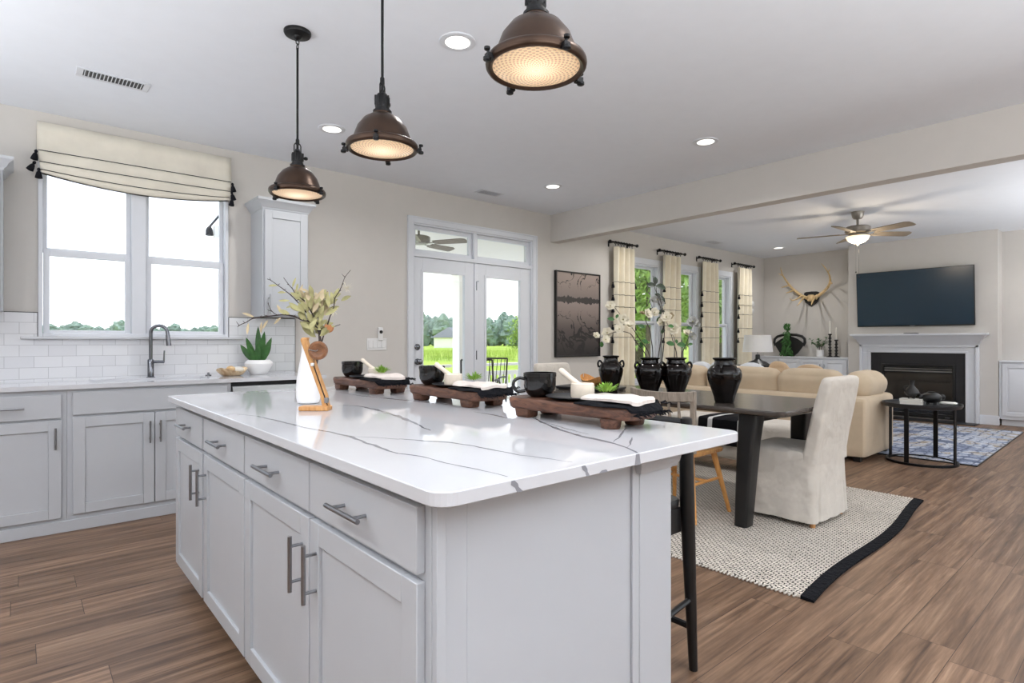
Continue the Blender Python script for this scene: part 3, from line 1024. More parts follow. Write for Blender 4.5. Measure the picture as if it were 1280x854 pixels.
# slab
isl = MB().loft([[(px, py, z) for px, py in rrect(.552 + e, .835 + e, 1.628 - e, 3.263 - e, .042, 6)] for z, e in ((.877, .002), (.879, 0), (.903, 0), (.905, .002))])
def strip(m, pts, w0, dz=.9054, seed=0, plane='z'):
    r_ = random.Random(seed)
    P_ = []
    for a, b in zip(pts, pts[1:]):
        n = max(2, int((Vector(b) - Vector(a)).length / .02))
        for k in range(n):
            t = k / n
            p = Vector(a).lerp(Vector(b), t)
            P_.append(p)
    P_.append(Vector(pts[-1]))
    for i, p in enumerate(P_):
        nz = noise.noise_vector(Vector((p.x * 22, p.y * 22, seed)))
        p.x += nz.x * .006; p.y += nz.y * .006
    vs = []
    for i, p in enumerate(P_):
        t = (P_[min(i + 1, len(P_) - 1)] - P_[max(i - 1, 0)]).normalized()
        n = Vector((-t.y, t.x, 0))
        e = min(1, 2.5 * i / len(P_) + .2, 2.5 * (len(P_) - 1 - i) / len(P_) + .2)
        wd = 1.35 * w0 * e * (.45 + 1.1 * abs(noise.noise(Vector((p.x * 9, p.y * 9, seed + 3)))) + .35 * r_.random())
        vs += [(p.x + n.x * wd, p.y + n.y * wd, dz), (p.x - n.x * wd, p.y - n.y * wd, dz)]
    fs = [(2 * i + 1, 2 * i + 3, 2 * i + 2, 2 * i) for i in range(len(P_) - 1)]
    m.add(vs, fs)
def T1(x_, y_): return _top(200 + x_ / 3.556, 470 + y_ / 3.556)
def T2(x_, y_): return _top(500 + x_ / 3.556, 480 + y_ / 3.556)
def _top(px, py):
    d = (CAMH - .905) * FPX / (py - HY)
    q = view(px, py, d)
    return Vector((q.x, q.y, 0))
isl.cur = 1
veins = [([T1(*p) for p in ((235, 178), (330, 170), (430, 180), (540, 205), (640, 230), (720, 243), (790, 258), (850, 272), (920, 298), (980, 322), (1060, 345), (1160, 358))] + [T2(*p) for p in ((210, 352), (310, 375), (400, 395), (480, 413))], .0042),
         ([T1(850, 270), T1(960, 275), T1(1060, 282), T2(0, 245), T2(100, 255), T2(230, 262), T2(330, 278), T2(420, 298), T2(540, 318), T2(640, 330), T2(770, 350)], .0038),
         ([T1(790, 130), T1(880, 135), T1(960, 150), T1(1060, 180), T1(1130, 210), T1(1200, 244)], .007),
         ([T1(790, 72), T1(900, 90), T1(1080, 108), T1(1280, 128)], .006),
         ([T2(590, 150), T2(660, 185), T2(720, 208), T2(800, 232), T2(900, 255), T2(960, 268), T2(1010, 285), T2(1043, 300), T2(1058, 309)], .0062),
         ([T2(600, 160), T2(700, 190), T2(770, 208), T2(840, 226)], .002),
         ([T2(1003, 200), T2(985, 225), T2(968, 240), T2(950, 262)], .0028),
         ([T2(1032, 238), T2(1025, 262), T2(1012, 285)], .0016),
         ([T2(330, 125), T2(420, 140), T2(500, 158)], .004)]
for k, (pp, wd) in enumerate(veins):
    strip(isl, pp, wd, seed=k * 5 + 1)
# vein ends on the front edge and long edge
def edgev(pts): # pts in world x,z on the Y=.835 face
    vs = []
    for x_, z_, w_ in pts: vs += [(x_ - w_, .8346, z_), (x_ + w_, .8346, z_)]
    isl.add(vs, [(2 * i, 2 * i + 1, 2 * i + 3, 2 * i + 2) for i in range(len(pts) - 1)])
def ex(px): 
    r_ = (px - 640) / FPX
    return .835 / (CS - CF * r_) * (CF + CS * r_)
edgev([(ex(729), .903, .006), (ex(731), .895, .008), (ex(733), .888, .004), (ex(735), .878, .006)])
edgev([(ex(641), .903, .004), (ex(643), .895, .009), (ex(646), .888, .005), (ex(650), .878, .008)])
edgev([(ex(797), .904, .007), (ex(797), .892, .009), (ex(797), .878, .012)])
edgev([(ex(755), .884, .008), (ex(754), .878, .016)])
tag(isl.build('island_countertop', ['quartz', 'quartz_vein']), 'large white veined quartz top on the kitchen island', 'countertop')
# ------------------------------------------------------------------ pendants
def make_pendant():
    t = thing('pendant_light', '', 'pendant light', (0, 0, 0), 0, 'bronze pendants over the island')
    # origin at the rim plane
    MB().lathe([(.118, .022), (.112, .035), (.107, .05), (.095, .082), (.072, .112), (.045, .13), (.034, .135), (.034, .142), (.03, .142), (.03, .134), (.042, .126), (.068, .108), (.09, .08), (.101, .05), (.106, .03)], 48, cap=False).build('shade', 'bronze', t, True)
    rim = MB().loft([[( (.128 + .0105 * math.cos(R(a))) * math.cos(2 * PI * j / 48), (.128 + .0105 * math.cos(R(a))) * math.sin(2 * PI * j / 48), .008 + .015 * math.sin(R(a))) for j in range(48)] for a in range(0, 360, 30)], cap=False, closed=True)
    rim.loft([[(r_ * math.cos(2 * PI * j / 48), r_ * math.sin(2 * PI * j / 48), z) for j in range(48)] for r_, z in ((.128, .02), (.112, .03), (.106, .036))], cap=False)
    rim.build('rim', 'bronze', t, True)
    MB().lathe([(.122, .002), (.11, -.002), (.07, -.006), (.03, -.008), (.001, -.008)], 48, cap=False).build('lens', 'ribbed_lens', t, True)
    for k in range(4):
        a = R(20 + 90 * k)
        c = MB()
        c.x = Matrix.Rotation(a, 4, 'Z')
        c.box(.132, -.009, -.01, .152, .009, .004)
        c.tube([(.146, 0, -.012), (.146, 0, .018)], .004, 8)
        c.lathe([(.008, 0), (.0105, .002), (.0105, .009), (.006, .012)], 12, (.149, 0, -.016))
        c.lathe([(.006, 0), (.008, .002), (.008, .008), (.004, .01)], 12, (.149, 0, .012))
        c.build('clamp', 'black_metal', t, True)
    m = MB().lathe([(.036, .14), (.036, .147), (.028, .149), (.028, .158), (.024, .16), (.0265, .168), (.0265, .20), (.02, .212), (.012, .218), (.012, .226)], 24)
    for k in range(8):
        a = 2 * PI * k / 8
        m.box(.025 * math.cos(a) - .003, .025 * math.sin(a) - .003, .168, .028 * math.cos(a) + .003, .028 * math.sin(a) + .003, .206)
    m.tube([(.034, 0, .19), (.044, 0, .19)], .003, 8)
    m.lathe([(.007, 0), (.01, .003), (.01, .012), (.006, .015)], 10, (.045, 0, .183))
    m.build('socket', 'black_metal', t, True)
    m = MB().tube([(.018, 0, .21), (.018, 0, .245), (.012, 0, .255), (0, 0, .258), (-.012, 0, .255), (-.018, 0, .245), (-.018, 0, .21)], .003, 8)
    m.build('yoke', 'black_metal', t, True)
    m = MB().tube([(0, 0, .222), (0, 0, .74)], .0055, 12)
    m.lathe([(.008, .25), (.009, .255), (.009, .275), (.006, .28)], 14)
    m.tube([(.0, .008, .735), (0, .009, .75), (0, 0, .765), (0, -.009, .75), (0, -.008, .735)], .0025, 8)
    m.tube([(.006, 0, .76), (.009, 0, .775), (0, 0, .788)], .0025, 8).tube([(-.006, 0, .76), (-.009, 0, .775), (0, 0, .788)], .0025, 8)
    m.build('rod', 'black_metal', t, True)
    MB().lathe([(.012, .785), (.018, .79), (.022, .798), (.062, .806), (.066, .814), (.066, .823)], 40).build('canopy', 'black_metal', t, True)
    return t
pz = 1.920
pn = make_pendant()
for i, (y, lab) in enumerate(((2.904, 'bronze dome pendant farthest down the island, its whole rod and canopy in view'), (2.01, 'middle bronze dome pendant over the island'), (1.138, 'nearest and largest-looking bronze dome pendant, cut off by the top of the photo'))):
    o = pn if i == 0 else dup(pn, (0, 0, 0))
    o.location = (1.069, y, pz); o.rotation_euler = (0, 0, R(i * 25 + 8)); o['label'] = lab

# ------------------------------------------------------------------ recessed ceiling lights
def make_can():
    t = thing('recessed_light', '', 'ceiling light', (0, 0, 0), 0, 'round recessed ceiling lights')
    MB().lathe([(.095, 0), (.094, -.006), (.085, -.009), (.068, -.006), (.066, 0)], 40).build('trim_ring', 'trim', t, True)
    MB().lathe([(.0655, -.0065), (.03, -.0075), (.001, -.008)], 32).build('diffuser', 'can_glow', t, True)
    return t
cn = make_can()
cl = bpy.data.lights.new('can_lamp', 'AREA')
cl.shape = 'DISK'; cl.size = .12; cl.energy = CAN_W; cl.color = (1, .98, .96); cl.spread = R(150)
for i, (x_, y_, lab) in enumerate(((1.737, 2.448, 'large recessed light between the middle and nearest pendants'), (1.747, 4.056, 'recessed light left of the middle pendant'),
        (4.078, 2.399, 'recessed light near the beam, right of the nearest pendant'), (4.085, 4.101, 'recessed light in the corner by the beam above the french door'),
        (9.63, 4.325, 'recessed light in the living room corner above the antlers'), (1.74, .6, 'added recessed light above the camera end of the island'), (4.08, -.3, 'added recessed light near the beam behind the camera'),
        (-.9, 2.45, 'added recessed light over the left kitchen aisle'), (-.9, .6, 'added recessed light over the kitchen aisle behind the camera'), (6.2, .4, 'added recessed light in the living room by the beam'), (9.6, .6, 'added recessed light in the right living room corner'), (6.1, 4.2, 'added recessed light above the first living room window'),
        (1.74, -1.6, 'added recessed light far behind the camera'), (4.4, -1.6, 'added recessed light behind the camera beside the beam'))):  # cans from the island's camera end onward are unseen, added for brightness
    o = cn if i == 0 else dup(cn, (0, 0, 0))
    o.location = (x_, y_, CH); o['label'] = lab
    lo = bpy.data.objects.new('can_lamp', cl)
    col.objects.link(lo); lo.parent = o; lo.location = (0, 0, -.012)

def vent(label, cx, cy, L, W_, n, rz=0):
    t = thing('ceiling_vent', label, 'vent', (cx, cy, CH), rz)
    frame_ = MB()
    a, b = L / 2, W_ / 2
    e = .02
    for q in ((-a, -b, a, -b + e), (-a, b - e, a, b), (-a, -b + e, -a + e * 1.6, b - e), (a - e * 1.6, -b + e, a, b - e)):
        frame_.box(q[0], q[1], -.006, q[2], q[3], 0)
    frame_.build('frame', 'trim', t, bevel=.002)
    bx(-a + e, -b + e, -.002, a - e, b - e, 0).build('backing', 'surround', t)
    m = MB()
    for k in range(n):
        u = -a + e * 1.6 + (2 * a - 3.2 * e) * (k + .5) / n
        m.x = Matrix.Translation((u, 0, -.003)) @ Matrix.Rotation(R(35), 4, 'Y')
        m.box(-.0015, -b + e, -.006, .0015, b - e, .003)
    m.build('louvre', 'trim', t)
vent('slotted white ceiling register left of the pendants', .43, 4.15, .36, .14, 16)
vent('small white ceiling register above the french door', 3.756, 4.72, .30, .15, 14)
vent('white ceiling register above the living room windows', 8.32, 4.745, .30, .15, 14)

# ------------------------------------------------------------------ roman shade with tassels
rs = thing('roman_shade', 'cream roman shade with black trim lines and tassels over the kitchen window', 'window shade', (0, WY, 0))
NX = 28
def shade_row(z, sag, out, x0=.09, x1=1.31):
    return [(x0 + (x1 - x0) * i / NX, -out, z - sag * (1 - (2 * i / NX - 1) ** 2)) for i in range(NX + 1)]
rows = [shade_row(2.667, 0, .035), shade_row(2.60, 0, .036), shade_row(2.475, 0, .042), shade_row(2.468, .0, .05, .098, 1.302), shade_row(2.43, 0, .062, .1, 1.3), shade_row(2.395, .004, .05, .1, 1.3),
        shade_row(2.388, .004, .058, .104, 1.298), shade_row(2.36, .012, .07, .106, 1.296), shade_row(2.342, .02, .056, .11, 1.294), shade_row(2.335, .03, .06, .112, 1.292), shade_row(2.315, .055, .066, .114, 1.29), shade_row(2.325, .058, .045, .114, 1.29)]
vs = [p for r_ in rows for p in r_]
back = [(p[0], -.002 if k < 3 else -.022, p[2]) for k, r_ in enumerate(rows) for p in r_]
W1 = NX + 1
fs = []
for i in range(len(rows) - 1):
    for j in range(NX):
        a = i * W1 + j
        fs.append((a, a + W1, a + W1 + 1, a + 1))
nb = len(vs)
fs2 = [tuple(q + nb for q in f[::-1]) for f in fs]
side = []
for i in range(len(rows) - 1):
    for j in (0, NX):
        a = i * W1 + j
        f = (a, a + nb, a + W1 + nb, a + W1)
        side.append(f if j == 0 else f[::-1])
for j in range(NX):
    side.append((j, j + 1, j + 1 + nb, j + nb))
    a = (len(rows) - 1) * W1 + j
    side.append((a, a + nb, a + nb + 1, a + 1))
MB().add(vs + back, fs + fs2 + side).build('shade_cloth', 'shade_cloth', rs, 'all')
for k, (z, sag, out) in enumerate(((2.468, 0, .053), (2.389, .005, .061), (2.337, .026, .063))):
    MB().tube([(p[0], p[1], p[2]) for p in shade_row(z, sag, out, .098 + .006 * k, 1.302 - .005 * k)], .0026, 6).build('trim_cord', 'tassel', rs, True)
def tassel_mesh(s_=1):
    m = MB().lathe([(.003, 0), (.009, -.006), (.010, -.016), (.006, -.021), (.013, -.032), (.019, -.055), (.021, -.07), (.012, -.073)], 14)
    return m
tass = None
for x_, z_, rot in ((.088, 2.465, 10), (.082, 2.385, 25), (.1, 2.345, 0), (1.312, 2.462, -8), (1.305, 2.392, -14), (1.312, 2.345, 6)):
    o = tassel_mesh().build('tassel', 'tassel', rs, True)
    o.location = (x_, -.058, z_); o.rotation_euler = (0, R(rot), 0)

# ------------------------------------------------------------------ curtains and rods
def curtain(x0, x1, idx, label, seed):
    t = thing('curtain', label, 'curtain', ((x0 + x1) / 2, WY - .105, 0), 0, 'tasselled cream curtains on the window wall')
    hw = (x1 - x0) / 2
    nx, nz = 60, 22
    r_ = random.Random(seed)
    ph = r_.random() * 6
    front = []
    for k in range(nz + 1):
        z = 2.462 - (2.462 - .012) * k / nz
        q = k / nz
        am = .044 - .008 * q
        ww = hw * (.86 + .14 * min(1, q * 2.2)) if idx else hw * (.9 + .1 * q)
        sway = .02 * math.sin(q * 3 + ph)
        row = []
        for i in range(nx + 1):
            u = -1 + 2 * i / nx
            y = am * math.sin(u * 3.7 * PI / 1.05 + ph + .35 * math.sin(q * 2.2)) + .008 * math.sin(u * 9 + q * 4 + ph)
            row.append((u * ww + sway * q * .5, y, z))
        front.append(row)
    vs = [p for r in front for p in r]
    bk = [(p[0], p[1] + .004, p[2]) for p in vs]
    W1 = nx + 1
    fs = []
    for k in range(nz):
        for i in range(nx):
            a = k * W1 + i
            fs.append((a, a + W1, a + W1 + 1, a + 1))
    nb = len(vs)
    f2 = [tuple(q + nb for q in f[::-1]) for f in fs]
    sd_ = []
    for k in range(nz):
        for i in (0, nx):
            a = k * W1 + i
            f = (a, a + nb, a + nb + W1, a + W1)
            sd_.append(f if i == 0 else f[::-1])
    MB().add(vs + bk, fs + f2 + sd_).build('panel', 'curtain', t, 'all')
    for z in (1.985, 1.81, 1.645, 1.405, 1.23):
        q = (2.462 - z) / 2.45
        kk = q * nz
        k0 = int(kk); f_ = kk - k0
        row = [tuple(front[k0][i][c] * (1 - f_) + front[k0 + 1][i][c] * f_ for c in range(3)) for i in range(nx + 1)]
        MB().tube([(p[0], p[1] - .003, p[2]) for p in row], .0028, 5).build('trim_cord', 'tassel', t, True)
        for e in (0, nx):
            if z == 1.23 and e == nx: pass
            o = tassel_mesh().build('tassel', 'tassel', t, True)
            o.location = (row[e][0] + (-.014 if e == 0 else .014), row[e][1], z - .002)
            o.scale = (1.1, 1.1, 1.1)
    # rod
    rd = thing('curtain_rod', 'short black curtain rod holding the %s' % label.split(' curtain')[0].replace('tasselled cream', 'tasselled') + ' curtain', 'curtain rod', ((x0 + x1) / 2, WY - .105, 2.522), 0, 'short black curtain rods')
    L = hw + .06
    m = MB().tube([(-L, 0, 0), (L, 0, 0)], .012, 12)
    m.build('pole', 'black_metal', rd, True)
    for s_ in (-1, 1):
        MB().ball((s_ * (L + .02), 0, 0), .024, 12, 8).build('finial', 'black_metal', rd, True)
        MB().box(s_ * (L - .07) - .008, 0, -.008, s_ * (L - .07) + .008, .105, .008).box(s_ * (L - .07) - .012, .097, -.05, s_ * (L - .07) + .012, .105, .03).build('bracket', 'black_metal', rd, bevel=.002)
    for k in range(7):
        u = -hw * .84 + hw * 1.68 * k / 6
        q = MB().tube([(u, .019 * math.cos(a), .019 * math.sin(a) - .004) for a in [2 * PI * i / 14 for i in range(14)]], .004, 6, closed=True)
        q.tube([(u, 0, -.022), (u + .003, 0, -.05)], .004, 6)
        q.build('ring', 'black_metal', rd, True)
curtain(6.10, 6.53, 0, 'leftmost tasselled cream curtain beside the dark lake picture', 1)
curtain(7.23, 7.74, 1, 'second tasselled cream curtain between the first and second living room windows', 5)
curtain(8.31, 8.80, 1, 'third tasselled cream curtain between the second and third living room windows', 8)
curtain(9.44, 9.97, 1, 'rightmost tasselled cream curtain near the room corner and antlers', 11)

# ------------------------------------------------------------------ wall picture, switches
pc = thing('framed_picture', 'dark framed print of a misty lake with twigs, beside the french door', 'picture', (5.48, WY, 1.525))
frame_rect(MB(), -.42, .42, -.55, .54, .018, -.04, 0).build('frame', 'black_wood', pc, bevel=.002)
bx(-.402, -.028, -.532, .402, -.001, .522).build('print', 'lake_print', pc)
sw = thing('switch_plate', 'white multi-gang light switch plate left of the french door', 'light switch', (2.63, WY, 1.145))
bx(-.105, -.006, -.058, .105, 0, .058).build('plate', 'plastic_white', sw, bevel=.003)
for k in range(4):
    bx(-.09 + .046 * k, -.011, -.034, -.09 + .046 * k + .034, -.006, .034).build('rocker', 'plastic_white', sw, bevel=.002)
gs = thing('wall_sensor', 'small white remote holder above the light switch plate', 'remote', (2.665, WY, 1.235))
bx(-.024, -.02, -.055, .024, 0, .075).build('body', 'plastic_white', gs, bevel=.006)
m = MB()
m.x = Matrix.Translation((.002, -.02, .03)) @ Matrix.Rotation(PI / 2, 4, 'X')
m.lathe([(.017, 0), (.017, .003), (.012, .004)], 16)
m.build('button_pad', 'black_matte', gs, True)
tw = thing('wall_sensor', 'small round white device on the wall right of the antler corner curtain', 'sensor', (10.2, WY, 1.86))
m = MB(); m.x = Matrix.Rotation(PI / 2, 4, 'X')
m.lathe([(.05, 0), (.05, .012), (.04, .02), (.001, .022)], 20).build('body', 'plastic_white', tw, True)
m = MB(); m.x = Matrix.Translation((0, 0, -.13)) @ Matrix.Rotation(PI / 2, 4, 'X')
m.lathe([(.045, 0), (.045, .012), (.035, .02), (.001, .022)], 20).build('lower_body', 'plastic_white', tw, True)

# ------------------------------------------------------------------ living room: ceiling fan
def fan(name, label, loc, rz, blade='fan_blade', metal='fan_metal', light=True, R_=.66):
    t = thing(name, label, 'ceiling fan', loc, rz)
    MB().lathe([(.02, -.09), (.045, -.085), (.06, -.06), (.068, -.02), (.07, 0)], 28).build('canopy', metal, t, True)
    MB().lathe([(.014, -.18), (.014, -.085)], 14).build('downrod', metal, t, True)
    MB().lathe([(.03, -.275), (.09, -.27), (.125, -.255), (.138, -.24), (.138, -.19), (.12, -.178), (.03, -.172)], 36).build('motor', metal, t, True)
    for k in range(5):
        b = MB()
        b.x = Matrix.Rotation(R(72 * k), 4, 'Z') @ Matrix.Translation((0, 0, -.262)) @ Matrix.Rotation(R(-13), 4, 'X')
        poly = [(.19, -.05), (.25, -.058)] + [(R_ - .06, -.075), (R_ - .01, -.055), (R_, -.02), (R_, .045), (R_ - .03, .062), (.25, .058), (.19, .05)]
        b.prism(poly, -.004, .004)
        bo = b.build('blade', blade, t, bevel=.002)
        c = MB()
        c.x = Matrix.Rotation(R(72 * k), 4, 'Z') @ Matrix.Translation((0, 0, -.262))
        c.box(.08, -.014, -.008, .24, .014, 0)
        c.build('blade_arm', metal, bo, bevel=.002)
    if light:
        MB().lathe([(.05, -.30), (.10, -.298), (.10, -.275)], 28).build('light_collar', metal, t, True)
        MB().lathe([(.001, -.385), (.04, -.382), (.08, -.366), (.11, -.34), (.128, -.30), (.12, -.298)], 36, cap=False).build('bowl', 'bowl_glow', t, True)
        MB().lathe([(.003, -.41), (.012, -.402), (.02, -.39), (.03, -.383)], 16).build('finial', metal, t, True)
        MB().tube([(.015, .0, -.40), (.015, 0, -.78)], .0012, 5).ball((.015, 0, -.79), .009, 8, 6).build('pull_chain', 'black_metal', t, True)
        MB().tube([(-.015, .01, -.40), (-.015, .01, -.72)], .0012, 5).ball((-.015, .01, -.73), .009, 8, 6).build('pull_chain', 'black_metal', t, True)
        L_ = bpy.data.lights.new('fan_bulb', 'POINT'); L_.energy = 14; L_.color = (1, .82, .6); L_.shadow_soft_size = .08
        lo = bpy.data.objects.new('fan_bulb', L_); col.objects.link(lo); lo.parent = t; lo.location = (0, 0, -.47)
    return t
fan('ceiling_fan', 'five blade ceiling fan with lit glass bowl in the living room', (7.69, 2.50, CH), math.atan2(-CF, CS) + R(4))

# television
tv = thing('television', 'large black flat television above the fireplace mantel', 'television', (10.34, 2.595, 1.84), -PI / 2)
m = MB(); m.x = Matrix.Rotation(R(4), 4, 'X')
m.box(-.752, -.085, -.43, .752, -.05, .43)
m.build('cabinet_shell', 'black_matte', tv, bevel=.004)
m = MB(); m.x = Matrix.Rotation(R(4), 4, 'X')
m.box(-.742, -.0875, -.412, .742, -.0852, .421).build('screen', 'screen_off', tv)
bx(-.2, -.06, -.2, .2, -.002, .2).build('wall_bracket', 'black_metal', tv)
m = MB(); m.x = Matrix.Rotation(R(4), 4, 'X')
m.box(-.03, -.089, -.428, .03, -.085, -.419).build('logo_bar', 'nickel', tv)
tag(MB().box(10.17, 2.50, 1.29, 10.24, 2.68, 1.302).build('sensor_bar', 'black_matte', bevel=.003), 'small flat black device on the mantel below the television', 'device')

# antlers on the niche wall
an = thing('antler_mount', 'pair of elk antlers on a black shield plaque on the living room wall', 'antlers', (XF, 4.195, 1.92), -PI / 2)
poly = [(-.125, .12), (-.09, .135), (0, .14), (.09, .135), (.125, .12), (.13, .02), (.105, -.05), (.0, -.13), (-.105, -.05), (-.13, .02)]
m = MB(); m.x = Matrix.Rotation(PI / 2, 4, 'X')
m.prism(poly, 0, .03).build('plaque', 'black_matte', an, bevel=.004)
m = MB().soft((0, -.045, .02), (.12, .05, .11), .02, .01, 5)
m.build('skull_cap', 'antler', an, True)
def bez(pts, n=8):
    out = []
    P = [Vector(p) for p in pts]
    for i in range(len(P) - 1):
        p0 = P[max(i - 1, 0)]; p1 = P[i]; p2 = P[i + 1]; p3 = P[min(i + 2, len(P) - 1)]
        for k in range(n):
            t = k / n
            out.append(.5 * ((2 * p1) + (-p0 + p2) * t + (2 * p0 - 5 * p1 + 4 * p2 - p3) * t * t + (-p0 + 3 * p1 - 3 * p2 + p3) * t ** 3))
    out.append(P[-1])
    return out
def antler(sg):
    m = MB()
    def br(pts, r0, r1):
        q = bez([(sg * a, b, c) for a, b, c in pts], 7)
        m.tube(q, [r0 + (r1 - r0) * (i / (len(q) - 1)) ** 1.3 for i in range(len(q))], 9)
    br([(.05, -.06, .02), (.15, -.06, .07), (.27, -.07, .17), (.34, -.12, .27), (.37, -.22, .37), (.37, -.36, .47), (.34, -.48, .56)], .030, .004)
    br([(.09, -.1, .04), (.10, -.2, -.02), (.11, -.3, -.10), (.13, -.34, -.12)], .017, .003)
    br([(.13, -.13, .06), (.17, -.24, .0), (.2, -.34, -.02), (.22, -.40, .02)], .016, .003)
    br([(.28, -.08, .18), (.31, -.2, .14), (.34, -.28, .12)], .016, .003)
    br([(.34, -.12, .27), (.40, -.2, .24), (.42, -.28, .22)], .014, .003)
    br([(.37, -.3, .43), (.41, -.33, .45), (.42, -.37, .47)], .010, .003)
    return m
antler(-1).build('antler', 'antler', an, True)
antler(1).build('antler', 'antler', an, True)

# built-in media cabinets in the niches
def media(label, yf, w_, nd):
    fr = []
    dwid = (w_ - .06) / nd
    for k in range(nd):
        a = .03 + dwid * k + .004; b = .03 + dwid * (k + 1) - .004
        hx_ = b - .03 if k % 2 == 0 else a + .03
        fr.append(('door', a, b, .14, .855, (hx_, .72, .13, True)))
    t = cabinet('media_cabinet', label, (10.385, yf, 0), -PI / 2, w_, .09, .88, .272, fr, mat='trim', raised=True, st=.05)
    bx(.02, .05, 0, w_ - .001, .26, .09).build('toe_kick', 'trim', t)
    bx(-.0, -.022, .88, w_, .272, .905).build('top', 'trim', t, bevel=.004)
media('low white built-in cabinet left of the fireplace, under the antlers', WY - .003, WY - 3.506, 4)
media('low white built-in cabinet in the niche right of the fireplace', 1.594, 1.75, 4)

# table lamp, side table behind the sofa
st_ = thing('end_table', 'small dark end table in the living room corner holding the white lamp', 'side table', (8.95, 4.35, 0))
m = MB().prism(rrect(-.24, -.24, .24, .24, .03),   .77, .80).build('top', 'black_wood', st_, bevel=.003)
for a in (-1, 1):
    for b in (-1, 1):
        bx(a * .21 - .015, b * .21 - .015, 0, a * .21 + .015, b * .21 + .015, .77).build('leg', 'black_wood', st_, bevel=.002)
lp = thing('table_lamp', 'table lamp with white drum shade and dark flared base in the corner', 'lamp', (8.95, 4.35, .80))
MB().lathe([(.17, 0), (.18, .008), (.13, .045), (.06, .075), (.036, .10), (.036, .15), (.03, .165)], 28).build('base', 'slate', lp, True)
MB().tube([(0, 0, .165), (0, 0, .32)], .008, 8).build('stem', 'nickel', lp, True)
MB().lathe([(.225, .205), (.2, .475), (.197, .475), (.222, .205)], 36, cap=False).build('lamp_shade', 'lamp_shade', lp, True)

# decor on the left media cabinet
bk_ = thing('woven_basket', 'round black basket tray with two handle slots leaning on the niche wall', 'basket', (10.56, 4.545, .905), -PI / 2)
m = MB(); m.x = Matrix.Rotation(R(-6), 4, 'X') @ Matrix.Translation((0, -.02, 0)) @ Matrix.Rotation(PI / 2, 4, 'X')
outer = [(.09, 0), (.16, .06), (.24, .17), (.275, .25), (.27, .32), (.22, .37), (.12, .395), (0, .40)]
outer = outer + [(-a, b) for a, b in outer[-2::-1]]
inner = [(.07, .03), (.13, .08), (.2, .18), (.215, .225), (.17, .235), (.13, .27), (.06, .30), (0, .305)]
# solid body
m.prism([(a * .99, b) for a, b in [(.09, 0), (.16, .06), (.235, .17), (.255, .22), (.23, .25), (.15, .31), (.06, .35), (0, .355), (-.06, .35), (-.15, .31), (-.23, .25), (-.255, .22), (-.235, .17), (-.16, .06), (-.09, 0)]], 0, .025)
m.tube([(a, b, .012) for a, b in [(.245, .19), (.272, .25), (.265, .31), (.22, .355), (.12, .385), (0, .392), (-.12, .385), (-.22, .355), (-.265, .31), (-.272, .25), (-.245, .19)]], .024, 8)
m.tube([(0, .31, .012), (0, .39, .012)], .03, 8)
m.build('body', 'black_matte', bk_, True)
def sprig(m, base, n, L, W_, spread, seed, updir=(0, 0, 1)):
    r_ = random.Random(seed)
    for k in range(n):
        d = Vector((r_.uniform(-spread, spread), r_.uniform(-spread, spread), 1)).normalized()
        m.leaf(Vector(base) + Vector((r_.uniform(-.01, .01), r_.uniform(-.01, .01), r_.uniform(0, .02))), d, L * r_.uniform(.6, 1.1), W_, bend=r_.uniform(-.2, .4))
tp = thing('trailing_plant', 'green trailing garland hanging down the front of the black basket', 'plant', (10.50, 4.545, .905))
m = MB(); r_ = random.Random(4)
for k in range(160):
    t_ = r_.random()
    z = .01 + .52 * t_
    wd = .09 * (1 - t_) + .03
    m.leaf((-.03 + r_.uniform(-.03, .02), r_.uniform(-wd, wd), z), (r_.uniform(-.4, .05), r_.uniform(-.4, .4), r_.uniform(-1, -.2) if t_ < .85 else 1), .08, .018, up=(-1, 0, 0))
m.build('foliage', 'leaf_green', tp, True)
m = MB()
for k in range(6):
    m.tube([(-.02, -.06 + .024 * k, .0), (-.035, -.04 + .016 * k, .25), (-.01, -.01 + .004 * k, .5)], .003, 5)
m.build('stem', 'leaf_green', tp, True)
pp = thing('potted_plant', 'small leafy plant in a white pot beside the black candlesticks', 'plant', (10.50, 4.0, .905))
MB().lathe([(.045, 0), (.055, .01), (.058, .12), (.053, .12), (.05, .03)], 24).build('pot', 'white_ceramic', pp, True)
m = MB(); r_ = random.Random(9); m2 = MB()
for k in range(9):
    a = r_.uniform(-1, 1); tip = Vector((r_.uniform(-.1, .05), a * .2 + .04, .30 + r_.uniform(-.06, .05)))
    m2.tube([(0, 0, .05), (tip.x * .3, tip.y * .3, .18), tuple(tip)], .0025, 5)
    for j in range(8):
        q = Vector((0, 0, .12)).lerp(tip, .35 + .65 * j / 7)
        m.leaf(q, (r_.uniform(-1, 1), r_.uniform(-1, 1), r_.uniform(-.2, .8)), .055, .035)
m2.build('stem', 'twig', pp, True); m.build('foliage', 'leaf_green', pp, True)
def candlestick(y, h, ch, label):
    t = thing('candlestick', label, 'candlestick', (10.50, y, .905))
    pr_ = [(.055, 0), (.057, .008), (.03, .02), (.014, .035)]
    z = .035
    n = int((h - .09) / .045)
    for k in range(n):
        pr_ += [(.014, z + .006), (.026, z + .016), (.028, z + .024), (.016, z + .036)]
        z += (h - .08) / n
    pr_ += [(.014, h - .03), (.03, h - .018), (.03, h - .004), (.022, h)]
    MB().lathe(pr_, 20).build('holder', 'black_wood', t, True)
    MB().lathe([(.011, h), (.0095, h + ch), (.003, h + ch + .006)], 12).build('candle', 'candle', t, True)
candlestick(3.84, .40, .22, 'taller black turned candlestick with a white taper left of its pair')
candlestick(3.74, .30, .20, 'shorter black turned candlestick with a white taper nearest the fireplace')

